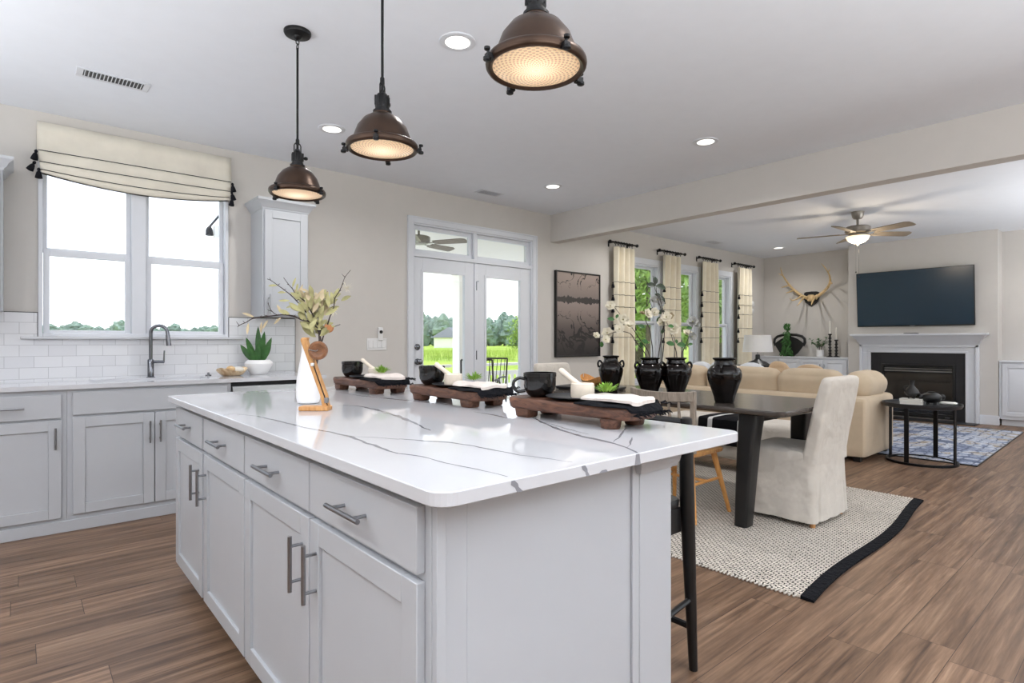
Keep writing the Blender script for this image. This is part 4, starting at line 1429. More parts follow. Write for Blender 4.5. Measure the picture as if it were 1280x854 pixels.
# ------------------------------------------------------------------ sofa
so_ = thing('sofa', 'beige L-shaped sectional sofa with its back to the dining table', 'sofa', (6.12, 1.935, 0))
m = MB()
m.soft((.455, 1.33, .205), (.91, 2.66, .34), .05, .0, 7)
m.build('base', 'sofa_fabric', so_, True)
m = MB(); m.soft((.10, 1.33, .335), (.20, 2.66, .59), .05, .005, 9); m.build('back_frame', 'sofa_fabric', so_, True)
m = MB(); m.soft((.50, .10, .335), (.86, .20, .59), .05, .005, 9); m.build('arm', 'sofa_fabric', so_, True)
m = MB(); m.soft((1.5, 2.2, .21), (1.9, .95, .33), .05, 0, 7); m.build('return_base', 'sofa_fabric', so_, True)
m = MB(); m.soft((1.27, 2.58, .335), (2.3, .2, .59), .05, .005, 9); m.build('return_back', 'sofa_fabric', so_, True)
for k in range(3):
    MB().soft((.56, .56 + .72 * k, .45), (.7, .71, .16), .05, .015, 7).build('seat_cushion', 'sofa_fabric', so_, True)
for k in range(2):
    MB().soft((1.32 + .68 * k, 2.1, .45), (.67, .72, .16), .05, .015, 7).build('seat_cushion', 'sofa_fabric', so_, True)
rt = Matrix.Rotation(R(-12), 3, 'Y')
for k, (yc, L, z_, tilt) in enumerate(((.58, .62, .69, 0), (1.32, .84, .69, 0), (2.12, .68, .69, 0))):
    MB().soft((.24, yc, z_), (.24, L, .34), .08, .03, 11, rot=rt, seed=k, wob=.008).build('back_cushion', 'sofa_fabric', so_, True)
MB().soft((.50, .15, .725), (.66, .26, .27), .12, .02, 11, rot=Matrix.Rotation(R(8), 3, 'X'), wob=.006).build('arm_cushion', 'sofa_fabric', so_, True)
for k, xc in enumerate((1.3, 1.98)):
    MB().soft((xc, 2.42, .65), (.66, .22, .28), .08, .03, 9, rot=Matrix.Rotation(R(-12), 3, 'X'), wob=.008).build('back_cushion', 'white_fabric', so_, True)
for x_, y_ in ((.08, .08), (.83, .08), (.08, 2.56), (.83, 1.4), (2.3, 1.8), (2.3, 2.56)):
    bx(x_ - .03, y_ - .03, .013 if x_ > .7 else 0, x_ + .03, y_ + .03, .06).build('foot', 'black_wood', so_)
def pillow(label, c, size, rz, tilt, mat, seed, cat='pillow'):
    t = thing('throw_pillow', label, cat, c, rz)
    rot = Matrix.Rotation(R(tilt), 3, 'Y')
    MB().soft((0, 0, size[2] / 2), size, .05, .06, 9, rot=rot, seed=seed, wob=.01).build('cover', mat, t, True)
    return t
pillow('pale blue white pillow behind the rightmost black vase', (6.68, 3.98, .555), (.14, .28, .31), R(8), -10, 'white_fabric', 1)
pillow('white pillow peeking over the sofa back beside the taupe pillow', (6.69, 3.32, .555), (.14, .36, .31), R(-3), -12, 'white_fabric', 2)
pillow('white square pillow second from the left behind the sofa back', (6.69, 3.70, .555), (.14, .30, .33), R(3), -12, 'white_fabric', 3)
pillow('taupe velvet pillow with dark edge over the sofa back below the basket', (6.71, 3.0, .555), (.12, .24, .34), R(4), -14, 'tan_fabric', 4)
pillow('tan and black pillow lying over the sofa back in front of the white cabinet', (6.72, 2.66, .555), (.12, .34, .31), R(-6), -10, 'tan_fabric', 5)

# ------------------------------------------------------------------ round side table
rt_ = thing('side_table', 'round black metal side table with tray top beside the sofa end', 'side table', (6.655, 1.605, 0))
MB().lathe([(.30, .535), (.312, .538), (.324, .558), (.324, .578), (.314, .578), (.312, .562), (.001, .562)], 56).build('top', 'slate', rt_, True)
m = MB().loft([[(q[0] * math.cos(2 * PI * j / 56), q[0] * math.sin(2 * PI * j / 56), q[1]) for j in range(56)] for q in ((.27, 0), (.295, 0), (.295, .022), (.27, .022))], cap=False, closed=True)
m.build('base_ring', 'black_metal', rt_, True, bevel=0)
for k in range(4):
    a = math.atan2(-CF, CS) + R((300, 30, 120, 210)[k])
    m = MB(); m.x = Matrix.Rotation(a, 4, 'Z')
    m.box(.274, -.02, .01, .286, .02, .545)
    m.build('leg', 'black_metal', rt_, bevel=.002)
bk1 = thing('book', 'white book lying on the round side table, under the black jug', 'book', (6.60, 1.67, .562), R(8))
m = MB().box(-.065, -.09, 0, .065, .09, .003).box(-.065, -.09, .023, .065, .09, .026).box(-.065, .087, 0, .065, .09, .026)
m.build('cover', 'stone_white', bk1); bx(-.061, -.086, .003, .061, .087, .023).build('page_block', 'book_paper', bk1)
bk2 = dup(bk1, (6.60, 1.67, .5885), R(3), 'upper white book of the pair on the round side table, directly under the black jug')
bk1['label'] = 'lower white book of the pair lying on the round side table'
jg = thing('jug', 'small black clay jug with a handle on two white books', 'vase', (6.60, 1.67, .6145))
m = MB()
for k in range(3):
    a = 2 * PI * k / 3
    m.tube([(.025 * math.cos(a), .025 * math.sin(a), 0), (.03 * math.cos(a), .03 * math.sin(a), .03)], [.006, .01], 6)
m.lathe([(.01, .018), (.045, .03), (.062, .055), (.055, .08), (.032, .11), (.018, .13), (.018, .16), (.026, .178), (.021, .178), (.014, .16), (.014, .14)], 24)
m.build('body', 'black_matte', jg, True)
MB().tube(bez([(-.03, .02, .12), (-.045, .045, .12), (-.05, .055, .095), (-.04, .04, .07)], 4), .006, 7).build('handle', 'black_matte', jg, True)
pt = thing('round_pot', 'round black clay pot with side lugs on the side table', 'pot', (6.68, 1.53, .562))
m = MB()
for k in range(4):
    a = PI / 4 + PI / 2 * k
    m.tube([(.04 * math.cos(a), .04 * math.sin(a), 0), (.04 * math.cos(a), .04 * math.sin(a), .03)], [.006, .01], 6)
m.ball((0, 0, .068), .085, 28, 14, (1, 1, .62))
for s_ in (-1, 1):
    m.ball((-.052 * s_, .075 * s_, .075), .026, 12, 8)
m.build('body', 'black_matte', pt, True)
MB().lathe([(.03, .118), (.034, .124), (.028, .126)], 18).build('rim', 'black_matte', pt, True)
sn = MB().soft((0, 0, .013), (.09, .13, .024), .011, .004, 5, wob=.006)
o = sn.build('decor_stone', 'stone_white', smooth=True); o.location = (6.78, 1.42, .562)
tag(o, 'flat white stone at the right rim of the round side table', 'stone')

# rugs
m = MB()
def wavy_rug(x0, x1, y0, y1, z, amp, n=60):
    pass
rg_ = thing('rug', 'cream and black woven rug with navy end band under the dining table', 'rug', (2.70, 1.06, 0))
NXr, NYr = 46, 60
def edgey(u): return .0 + .13 * u / 2.3 + .022 * math.sin(u * 3.2 + .5) - .01
vs = []; top = []
for i in range(NXr + 1):
    u = 2.3 * i / NXr
    for j in range(NYr + 1):
        v_ = j / NYr
        y0_ = edgey(u) + .045
        top.append((u + .004 * math.sin(j * 1.7), y0_ + (3.1 - y0_) * v_, .012 + .002 * math.sin(u * 5 + v_ * 9)))
fs = []
W1 = NYr + 1
for i in range(NXr):
    for j in range(NYr):
        a = i * W1 + j
        fs.append((a, a + W1, a + W1 + 1, a + 1))
nb = len(top)
bot = [(p[0], p[1], .001) for p in top]
sd_ = []
for i in range(NXr):
    for j in (0, NYr):
        a = i * W1 + j
        f = (a, a + nb, a + nb + W1, a + W1); sd_.append(f)
for j in range(NYr):
    for i in (0, NXr):
        a = i * W1 + j
        sd_.append((a, a + 1, a + 1 + nb, a + nb))
MB().add(top + bot, fs + sd_).build('pile', 'woven_rug', rg_, True)
m = MB()
rows_ = []
for i in range(NXr + 1):
    u = -.01 + 2.32 * i / NXr
    e = edgey(u)
    rows_.append([(u, e - .008, .001), (u, e - .008, .013), (u, e + .05, .0165), (u, e + .05, .001)])
m.loft(rows_).build('end_band', 'black_cloth', rg_, True)
r_ = random.Random(3)
for side in (0, 2.3):
    m = MB()
    for j in range(150):
        y_ = .075 + (.13 if side else 0) + (2.88 if side else 3.0) * j / 150
        s_ = -1 if side == 0 else 1
        m.tube([(side - s_ * .01, y_, .008), (side + s_ * .012, y_ + r_.uniform(-.004, .004), .008), (side + s_ * .02, y_ + .004, .006)], .0052, 5)
    m.build('fringe', 'linen', rg_, True)
r2 = thing('rug', 'distressed blue and grey area rug in front of the fireplace', 'rug', (6.77, 1.20, 0))
m = MB(); m.add([(0, 0, .012), (2.98, .06, .012), (2.98, 3.0, .012), (0, 3.0, .012), (0, 0, .001), (2.98, .06, .001), (2.98, 3.0, .001), (0, 3.0, .001)], [(0, 1, 2, 3), (4, 7, 6, 5), (0, 4, 5, 1), (1, 5, 6, 2), (2, 6, 7, 3), (3, 7, 4, 0)])
m.build('pile', 'faded_rug', r2)
MB().tube([(0, 0, .006), (2.98, .06, .006), (2.98, 3, .006), (0, 3, .006)], .008, 8, closed=True).build('binding', 'slate', r2, True)

# ------------------------------------------------------------------ dining table
dt = thing('dining_table', 'long dark dining table with rounded corners and slanted black legs', 'table', (3.86, 2.58, 0))
hx_, hy_ = .50, 1.10
m = MB().loft([[(a, b, z) for a, b in rrect(-hx_ + e, -hy_ + e, hx_ - e, hy_ - e, .05, 5)] for z, e in ((.722, .018), (.732, .004), (.740, 0), (.756, 0), (.760, .003))])
m.build('top', 'table_wood', dt, True)
for sx_ in (-1, 1):
    for sy_ in (-1, 1):
        a0, b0 = sx_ * .405, sy_ * .81
        ax, bx_ = sx_ * .375, sy_ * .845
        def rr_(cx, cy, s, z): return [(cx + p, cy + q, z) for p, q in rrect(-s * .52, -s * .42, s * .52, s * .42, s * .16, 3)]
        MB().loft([rr_(a0, b0, .098, .014), rr_(ax + (a0 - ax) * .3, bx_ + (b0 - bx_) * .3, .125, .55), rr_(ax, bx_, .135, .68), rr_(ax, bx_, .135, .722)]).build('leg', 'black_wood', dt, True)
for sy_ in (-1, 1):
    bx(-.36, sy_ * .845 - .035, .665, .36, sy_ * .845 + .035, .722).build('crossbar', 'black_wood', dt, bevel=.004)

# slipcovered end chairs
def slip_chair(label, loc, rz, seed=1):
    t = thing('dining_chair', label, 'chair', loc, rz, 'slipcovered end chairs')
    # local: rear at y=0, front at +y, width along x
    m = MB()
    nseg = 96
    def ring(z, hw, y0, y1, rip, r=.05):
        base = rrect(-hw, y0, hw, y1, r, 6)
        # resample
        P = [Vector((a, b, 0)) for a, b in base] + [Vector((base[0][0], base[0][1], 0))]
        L = [0]
        for i in range(len(P) - 1): L.append(L[-1] + (P[i + 1] - P[i]).length)
        out = []
        j = 0
        for k in range(nseg):
            s_ = L[-1] * k / nseg
            while L[j + 1] < s_: j += 1
            q = P[j].lerp(P[j + 1], (s_ - L[j]) / max(L[j + 1] - L[j], 1e-6))
            c = Vector((0, (y0 + y1) / 2, 0))
            n = (q - c).normalized()
            w_ = rip * (math.sin(s_ * 17 + seed + 1.5 * math.sin(s_ * 5)) + .6 * math.sin(s_ * 41 + seed * 2))
            # pleat at the rear corners
            for px_ in (-hw + .07, hw - .07):
                d_ = abs(q.x - px_) 
                if q.y < y0 + .02 and d_ < .016 and z < .36: w_ -= .018 * (1 - d_ / .016) * min(1, (.36 - z) / .12)
            out.append((q.x + n.x * w_, q.y + n.y * w_, z))
        return out
    m.loft([ring(z, hw, y0, y1, rip) for z, hw, y0, y1, rip in ((.045, .272, -.01, .50, .006), (.16, .268, -.005, .497, .005), (.30, .262, 0, .49, .003), (.42, .255, .0, .48, .0015), (.462, .25, .003, .475, .001), (.476, .235, .02, .46, 0), (.481, .16, .1, .40, 0))])
    m.build('skirt_cover', 'linen', t, True)
    m = MB()
    def bring(z, hw, yc, th, e=0):
        return [(a, b, z) for a, b in rrect(-hw, yc - th / 2, hw, yc + th / 2, min(.025, th / 2 - .001), 4)]
    def wob(r, s_):
        return [(x_, y_ + .012 * noise.noise(Vector((x_ * 11, z_ * 6, s_))), z_) for x_, y_, z_ in r]
    m.loft([wob(bring(z, hw, yc, th), seed) for z, hw, yc, th in ((.40, .256, .04, .09), (.47, .256, .036, .09), (.58, .254, .018, .088), (.70, .250, -.006, .084), (.82, .244, -.03, .08), (.90, .240, -.045, .076), (.932, .236, -.052, .07), (.946, .225, -.054, .05), (.95, .2, -.054, .03))])
    m.build('back_cover', 'linen', t, True)
    for sx_ in (-1, 1):
        for yy in (.03, .45):
            MB().tube([(sx_ * .22, yy, .012), (sx_ * .215, yy, .2)], [.016, .022], 10).build('leg', 'light_wood', t, True)
    return t
ch1 = slip_chair('white slipcovered chair at the near end of the table, seen from behind', (3.965, 1.44, 0), 0)
ch2 = dup(ch1, (4.18, 4.16, 0), PI, 'white slipcovered chair at the far end of the table near the window wall')

# grey spindle back chair on the kitchen side of the table
sc_ = thing('dining_chair', 'grey spindle back dining chair with oak legs, backing onto the island', 'chair', (3.20, 2.19, 0))
# local: x toward the table, back at x=0
m = MB()
n = 14
rail = []
for i in range(n + 1):
    u = -1 + 2 * i / n
    rail.append((-.03 + .045 * u * u - .03, .235 * u, .835 + .012 * (1 - u * u) * -1))
rings = []
for (x_, y_, z_) in rail:
    rings.append([(x_ - .010, y_, z_ - .038), (x_ + .012, y_, z_ - .038), (x_ + .008, y_, z_ + .024), (x_ - .014, y_, z_ + .024)])
m.loft(rings).build('top_rail', 'grey_wood', sc_, True, bevel=.004)
for s_ in (-1, 1):
    MB().loft([[(x_ + a, y_ + b, z_) for a, b in ((-.013, -.017), (.013, -.017), (.013, .017), (-.013, .017))] for x_, y_, z_ in ((-.015, s_ * .232, .86), (.0, s_ * .222, .72), (.03, s_ * .205, .46))]).build('back_post', 'grey_wood', sc_, bevel=.005)
for k in range(5):
    u = -.6 + .3 * k
    MB().tube([(-.05 + .03 * u * u, .235 * u, .80), (-.01, .22 * u, .62), (.025, .2 * u, .455)], [.0085, .011, .009], 8).build('spindle', 'grey_wood', sc_, True)
m = MB().loft([[(a, b, z) for a, b in rrect(0 + e, -.215 + e, .43 - e, .215 - e, .07, 6)] for z, e in ((.43, .02), (.437, .004), (.455, 0), (.46, .006))])
m.build('seat', 'light_wood', sc_, True)
for sx_, sy_ in ((0, -1), (0, 1), (1, -1), (1, 1)):
    a = .09 + .27 * sx_
    MB().tube([(a, sy_ * .15, .435), (a + (.10 if sx_ else -.06), sy_ * .215, .014)], [.021, .013], 10).build('leg', 'orange_wood', sc_, True)
for s_ in (-1, 1):
    MB().tube([(.065, s_ * .178, .25), (.405, s_ * .178, .25)], .010, 8).build('stretcher', 'orange_wood', sc_, True)
MB().tube([(.235, -.178, .25), (.235, .178, .25)], .010, 8).build('stretcher', 'orange_wood', sc_, True)

# bench on the far side with a striped throw
bn = thing('bench', 'pale slipcovered bench on the far side of the dining table', 'bench', (5.0, 2.55, 0))
MB().soft((0, 0, .295), (.44, 1.5, .35), .035, .004, 9, wob=.006).build('cushion_cover', 'linen', bn, True)
for a in (-1, 1):
    for b in (-1, 1):
        bx(a * .16 - .02, b * .66 - .02, 0, a * .16 + .02, b * .66 + .02, .14).build('leg', 'black_wood', bn)
th = thing('throw_blanket', 'black throw with thin white stripes draped over the bench', 'blanket', (5.0, 2.62, 0))
m = MB()
prof = [(-.236, .25), (-.236, .40), (-.228, .47), (-.205, .482), (0, .486), (.205, .482), (.228, .47), (.236, .40)]
rings = []
for j in range(24):
    y_ = -.26 + .52 * j / 23
    wv = .006 * math.sin(j * 1.3)
    rings.append([(a * (1 + abs(wv)), y_, b + wv * .4) for a, b in prof] + [(a * .975, y_, b - .006) for a, b in prof[::-1]])
m.loft(rings).build('cloth', 'striped_cloth', th, True)

# ------------------------------------------------------------------ black bar stool at the island overhang
bs_ = thing('bar_stool', 'black wooden bar stool tucked under the island overhang, only its rear leg showing', 'stool', (1.60, 1.32, 0))
m = MB().loft([[(a, b, z) for a, b in rrect(-.19 + e, -.19 + e, .185 - e, .19 - e, .05, 5)] for z, e in ((.585, .012), (.592, .002), (.612, 0), (.618, .004))])
m.build('seat', 'black_wood', bs_, True)
bx(-.17, -.185, .50, .17, -.165, .588).build('apron', 'black_wood', bs_, bevel=.003)
bx(-.17, .165, .50, .17, .185, .588).build('apron', 'black_wood', bs_, bevel=.003)
for s_ in (-1, 1):
    MB().tube([(.222, s_ * .20, .0), (.205, s_ * .198, .3), (.19, s_ * .195, .6), (.185, s_ * .195, .8), (.183, s_ * .195, .90), (.183, s_ * .195, .905)], [.015, .021, .026, .024, .02, .012], 12).build('back_leg', 'black_wood', bs_, True)
    MB().tube([(-.215, s_ * .20, .0), (-.19, s_ * .19, .58)], [.014, .022], 12).build('front_leg', 'black_wood', bs_, True)
    MB().tube([(-.205, s_ * .198, .20), (.215, s_ * .2, .26)], .010, 8).build('stretcher', 'black_wood', bs_, True)
MB().tube([(.214, -.2, .155), (.214, .2, .155)], .012, 8).build('stretcher', 'black_wood', bs_, True)
MB().tube([(-.207, -.198, .16), (-.207, .198, .16)], .012, 8).build('stretcher', 'black_wood', bs_, True)
MB().tube([(.183, -.19, .885), (.195, 0, .885), (.183, .19, .885)], .014, 8).build('back_rail', 'black_wood', bs_, True)
# ------------------------------------------------------------------ black vases on the dining table
TZ = .760
def black_vase(label, x_, y_, h, rmax, rz, slim=False, kind=0):
    t = thing('vase', label, 'vase', (x_, y_, TZ), rz, 'black glazed vases on the dining table')
    k = rmax
    pr_ = [(k * .52, 0), (k * .56, h * .03), (k * .60, h * .12), (k * .78, h * .32), (k * .95, h * .5), (k, h * .62), (k * .95, h * .72), (k * .78, h * .80), (k * .60, h * .845), (k * .56, h * .90), (k * .56, h * .94), (k * .66, h * .965), (k * .68, h * .985), (k * .66, h), (k * .56, h), (k * .5, h * .9)]
    MB().lathe(pr_, 44).build('body', 'vase_glaze', t, True)
    for a0 in (0, PI):
        m = MB(); m.x = Matrix.Rotation(a0, 4, 'Z')
        m.tube(bez([(k * .70, 0, h * .80), (k * .9, 0, h * .865), (k * 1.02, 0, h * .83), (k * 1.05, 0, h * .76), (k * .98, 0, h * .69)], 4), k * .075, 8)
        m.build('handle', 'vase_glaze', t, True)
    return t
LAT = math.atan2(-CF, CS)
black_vase('slim black glazed vase, leftmost of the four, holding nothing', 3.57, 2.93, .30, .098, LAT)
black_vase('second black glazed vase from the left with branches reaching left', 3.78, 2.71, .285, .118, LAT + .2)
black_vase('third black glazed vase from the left with two upright flowering stems', 3.93, 2.57, .285, .122, LAT + .1)
black_vase('rightmost black glazed vase, standing alone and empty', 3.62, 1.99, .302, .113, LAT + R(60))

def stems(name, label, base, d, paths, flowers, leaves, seed, cat='flowers', fm='petal', lm='leaf_green'):
    """paths: pixel polylines seen around depth d; converted to real 3-D stems with depth variation"""
    t = thing(name, label, cat, base)
    B = Vector(base)
    r_ = random.Random(seed)
    allp = []
    for k, path in enumerate(paths):
        dd = r_.uniform(-.10, .10)
        P = []
        n = len(path)
        for i, (px, py) in enumerate(path):
            f = i / max(1, n - 1)
            P.append(view(px, py, d + dd * f) - B)
        P = bez(P, 5)
        allp.append(P)
        MB().tube(P, [.0042 * (1 - .6 * i / len(P)) for i in range(len(P))], 6).build('stem', 'twig', t, True)
    for (px, py, s_, mt) in flowers:
        c = view(px, py, d + r_.uniform(-.07, .07)) - B
        m = MB()
        ax = (Vector((-CF, -CS, .5)) + Vector((r_.uniform(-.5, .5), r_.uniform(-.5, .5), r_.uniform(-.3, .3)))).normalized()
        e1 = ax.cross(Vector((0, 0, 1))).normalized(); e2 = ax.cross(e1)
        for ring_, (nn, tilt, L) in enumerate(((6, .35, 1), (5, .9, .8))):
            for q in range(nn):
                a = 2 * PI * q / nn + ring_ * .5 + r_.random() * .3
                dv = e1 * math.cos(a) + e2 * math.sin(a) + ax * (tilt - .25)
                m.leaf(c, dv, s_ * L * 1.35, s_ * 1.3, up=ax, bend=-.3)
        f_ = m.build('flower', mt, t, True)
        MB().ball(tuple(c + ax * s_ * .2), s_ * .16, 8, 6).build('flower_centre', 'leaf_sage', f_, True)
    m = MB()
    for (px, py, s_, dx, dz) in leaves:
        c = view(px, py, d + r_.uniform(-.06, .06)) - B
        dv = Vector((CS * dx, -CF * dx, dz)) + Vector((r_.uniform(-.2, .2), r_.uniform(-.2, .2), 0))
        m.leaf(c, dv, s_ * 1.25, s_ * .8, up=(-CF, -CS, .5), bend=r_.uniform(-.1, .3))
    if leaves: m.build('foliage', lm, t, True)
    return t
f1 = stems('flower_branch', 'white blossom branches leaning left out of the second black vase', (3.78, 2.71, TZ + .012), 4.52,
      [[(812, 488), (810, 450), (795, 428), (787, 417), (771, 415), (752, 422), (745, 427)], [(811, 488), (812, 446), (800, 425), (790, 410), (778, 397), (768, 384)], [(813, 488), (816, 445), (814, 425), (812, 412), (807, 400), (810, 392), (816, 388), (813, 379)]],
      [(763, 383, .034, 'petal'), (745, 420, .024, 'petal'), (759, 417, .038, 'petal'), (757, 425, .028, 'petal'), (779, 400, .040, 'petal'), (787, 408, .036, 'petal'), (774, 412, .034, 'petal'), (809, 393, .034, 'petal'), (803, 393, .024, 'leaf_tan'), (818, 391, .03, 'petal')],
      [(752, 427, .04, 0, -1), (783, 405, .05, 1, -.6), (768, 400, .045, -1, .2), (802, 426, .05, 1, -.3), (806, 410, .045, -1, .4), (821, 391, .05, 1, .1), (825, 396, .05, -.3, -1), (800, 428, .04, .3, -1), (770, 398, .03, .4, 1)], 5)
f2 = stems('flower_branch', 'pale blossom branches rising out of the third black vase', (3.93, 2.57, TZ + .012), 4.51,
      [[(845, 488), (846, 446), (842, 430), (838, 415), (833, 402)], [(846, 488), (852, 446), (858, 430), (863, 415), (866, 407)], [(844, 488), (843, 444), (843, 425), (840, 418)]],
      [(833, 397, .036, 'petal'), (828, 404, .034, 'petal'), (842, 412, .04, 'petal'), (838, 396, .026, 'leaf_tan'), (866, 403, .038, 'petal_grey'), (859, 418, .034, 'petal'), (865, 421, .028, 'petal_grey'), (871, 406, .024, 'petal_grey')],
      [(846, 431, .06, 1, -.1), (843, 431, .055, -1, .2), (846, 430, .03, .1, 1), (835, 408, .04, 1, 0), (858, 411, .04, 1, .2), (860, 431, .03, 1, .1), (829, 412, .03, -.5, -1)], 6)
f3 = stems('flower_branch', 'tall dark leafed branch arching up between the two flowering vases', (3.81, 2.68, TZ + .012), 4.51,
      [[(819, 488), (823, 446), (826, 428), (829, 408), (827, 390), (822, 372), (819, 350)], [(820, 488), (829, 440), (830, 400), (826, 378), (819, 362), (816, 345)]],
      [(822, 375, .03, 'petal_grey'), (816, 376, .026, 'petal_grey'), (826, 380, .024, 'petal_grey')],
      [(820, 358, .07, 1, -.1), (820, 357, .06, -1, 0), (819, 356, .05, .2, 1), (823, 372, .05, 1, -.4), (816, 385, .05, -.6, -.8), (824, 388, .05, .8, -.6), (827, 396, .045, .9, .2), (826, 370, .04, -1, .2)], 7, lm='leaf_dark')
f3.location = f3.location

# wooden leaf bowl on a dark tray at the left of the slim vase
ty = thing('serving_tray', 'dark oblong tray near the far end of the dining table', 'tray', (3.72, 3.28, TZ), R(10))
m = MB().loft([[(a, b, z) for a, b in rrect(-.17 - e, -.27 - e, .17 + e, .27 + e, .06, 5)] for z, e in ((0, -.02), (.006, 0), (.026, .006), (.028, .004))])
m.build('body', 'slate', ty, True)
wb = thing('wooden_bowl', 'light wood boat shaped bowl on the tray behind the white mortar', 'bowl', (3.72, 3.25, TZ + .029), R(-25))
rings = []
for i in range(17):
    u = -1 + 2 * i / 16
    hw = .075 * math.sqrt(max(0, 1 - u * u)) + .004
    zt = .05 + .05 * u * u
    zb = .0 + .045 * u * u
    y_ = u * .2
    rings.append([(-hw, y_, zt), (-hw * .8, y_, zb + (zt - zb) * .4), (-hw * .3, y_, zb), (hw * .3, y_, zb), (hw * .8, y_, zb + (zt - zb) * .4), (hw, y_, zt), (hw * .88, y_, zt), (hw * .6, y_, zb + (zt - zb) * .45), (0, y_, zb + .01), (-hw * .6, y_, zb + (zt - zb) * .45), (-hw * .88, y_, zt)])
MB().loft(rings).build('body', 'orange_wood', wb, True)

# ------------------------------------------------------------------ riser boards and their settings on the island
BZ = .9055
def board(label, x_, y_, rz, round_feet):
    t = thing('riser_board', label, 'serving board', (x_, y_, BZ), rz, 'rustic wooden riser boards on the island')
    m = MB()
    # slightly irregular plank outline, long axis y
    out = []
    for px_, py_ in rrect(-.095, -.275, .095, .275, .055, 6):
        nz_ = noise.noise(Vector((px_ * 9, py_ * 9, x_ * 7 + y_ * 3)))
        out.append((px_ + nz_ * .012, py_ + nz_ * .008))
    m.loft([[(a * s_, b * (1 - (1 - s_) * .35), z) for a, b in out] for z, s_ in ((.028, .90), (.034, .96), (.055, 1), (.063, .99), (.067, .95))])
    m.build('plank', 'board_wood', t, True)
    for a, b in ((-.062, -.185), (.062, -.185), (-.062, .185), (.062, .185)):
        if round_feet and b < 0:
            MB().lathe([(.028, 0), (.031, .004), (.034, .03)], 20, (a, b, 0)).build('foot', 'board_wood', t, True)
        else:
            m = MB().loft([[(a + p, b + q, z) for p, q in rrect(-s_ * .026, -s_ * .03, s_ * .026, s_ * .03, .004, 2)] for z, s_ in ((0, .88), (.004, 1), (.03, 1.1))])
            m.build('foot', 'board_wood', t, True)
    return t
TOP = BZ + .067
def mug(label, x_, y_, rz, r=.058, h=.088):
    t = thing('mug', label, 'mug', (x_, y_, TOP), rz)
    MB().lathe([(r * .55, 0), (r * .62, .002), (r * .80, .012), (r * .95, .028), (r, .045), (r, h * .82), (r * 1.03, h * .84), (r * 1.03, h * .98), (r, h), (r * .93, h), (r * .93, .03), (r * .6, .012), (.001, .010)], 40, cap=False).build('body', 'black_ceramic', t, True)
    pts = bez([(r * .97, 0, h * .74), (r * 1.3, 0, h * .78), (r * 1.62, 0, h * .66), (r * 1.66, 0, h * .42), (r * 1.4, 0, h * .24), (r * .93, 0, h * .26)], 5)
    MB().tube(pts, .0058, 10).build('handle', 'black_ceramic', t, True)
    return t
def plate(label, x_, y_, r=.105):
    t = thing('plate', label, 'plate', (x_, y_, TOP))
    MB().lathe([(r * .55, 0), (r * .62, .001), (r * .9, .008), (r, .013), (r * .985, .015), (r * .88, .0105), (r * .6, .005), (.001, .004)], 44).build('body', 'slate', t, True)
    return t
def mortar(label, x_, y_, az, r=.041, h=.052, z0=TOP + .0045):
    t = thing('mortar', label, 'mortar', (x_, y_, z0))
    MB().lathe([(r * .86, 0), (r * .97, .003), (r, .010), (r, h * .75), (r * .97, h * .95), (r * .9, h), (r * .78, h), (r * .68, h * .5), (r * .35, h * .28), (.001, h * .25)], 36).build('bowl', 'marble', t, True)
    p = thing('pestle', label.replace('marble mortar', 'marble pestle leaning in the mortar'), 'pestle', (x_, y_, z0))
    dv = Vector((math.cos(az), math.sin(az), 0))
    a = dv * -.012 + Vector((0, 0, .024)); b = dv * .082 + Vector((0, 0, .098))
    P = [a.lerp(b, t_) for t_ in (0, .08, .3, .7, .93, 1)]
    MB().tube(P, [.007, .0125, .011, .0095, .0115, .007], 16).build('body', 'marble', p, True)
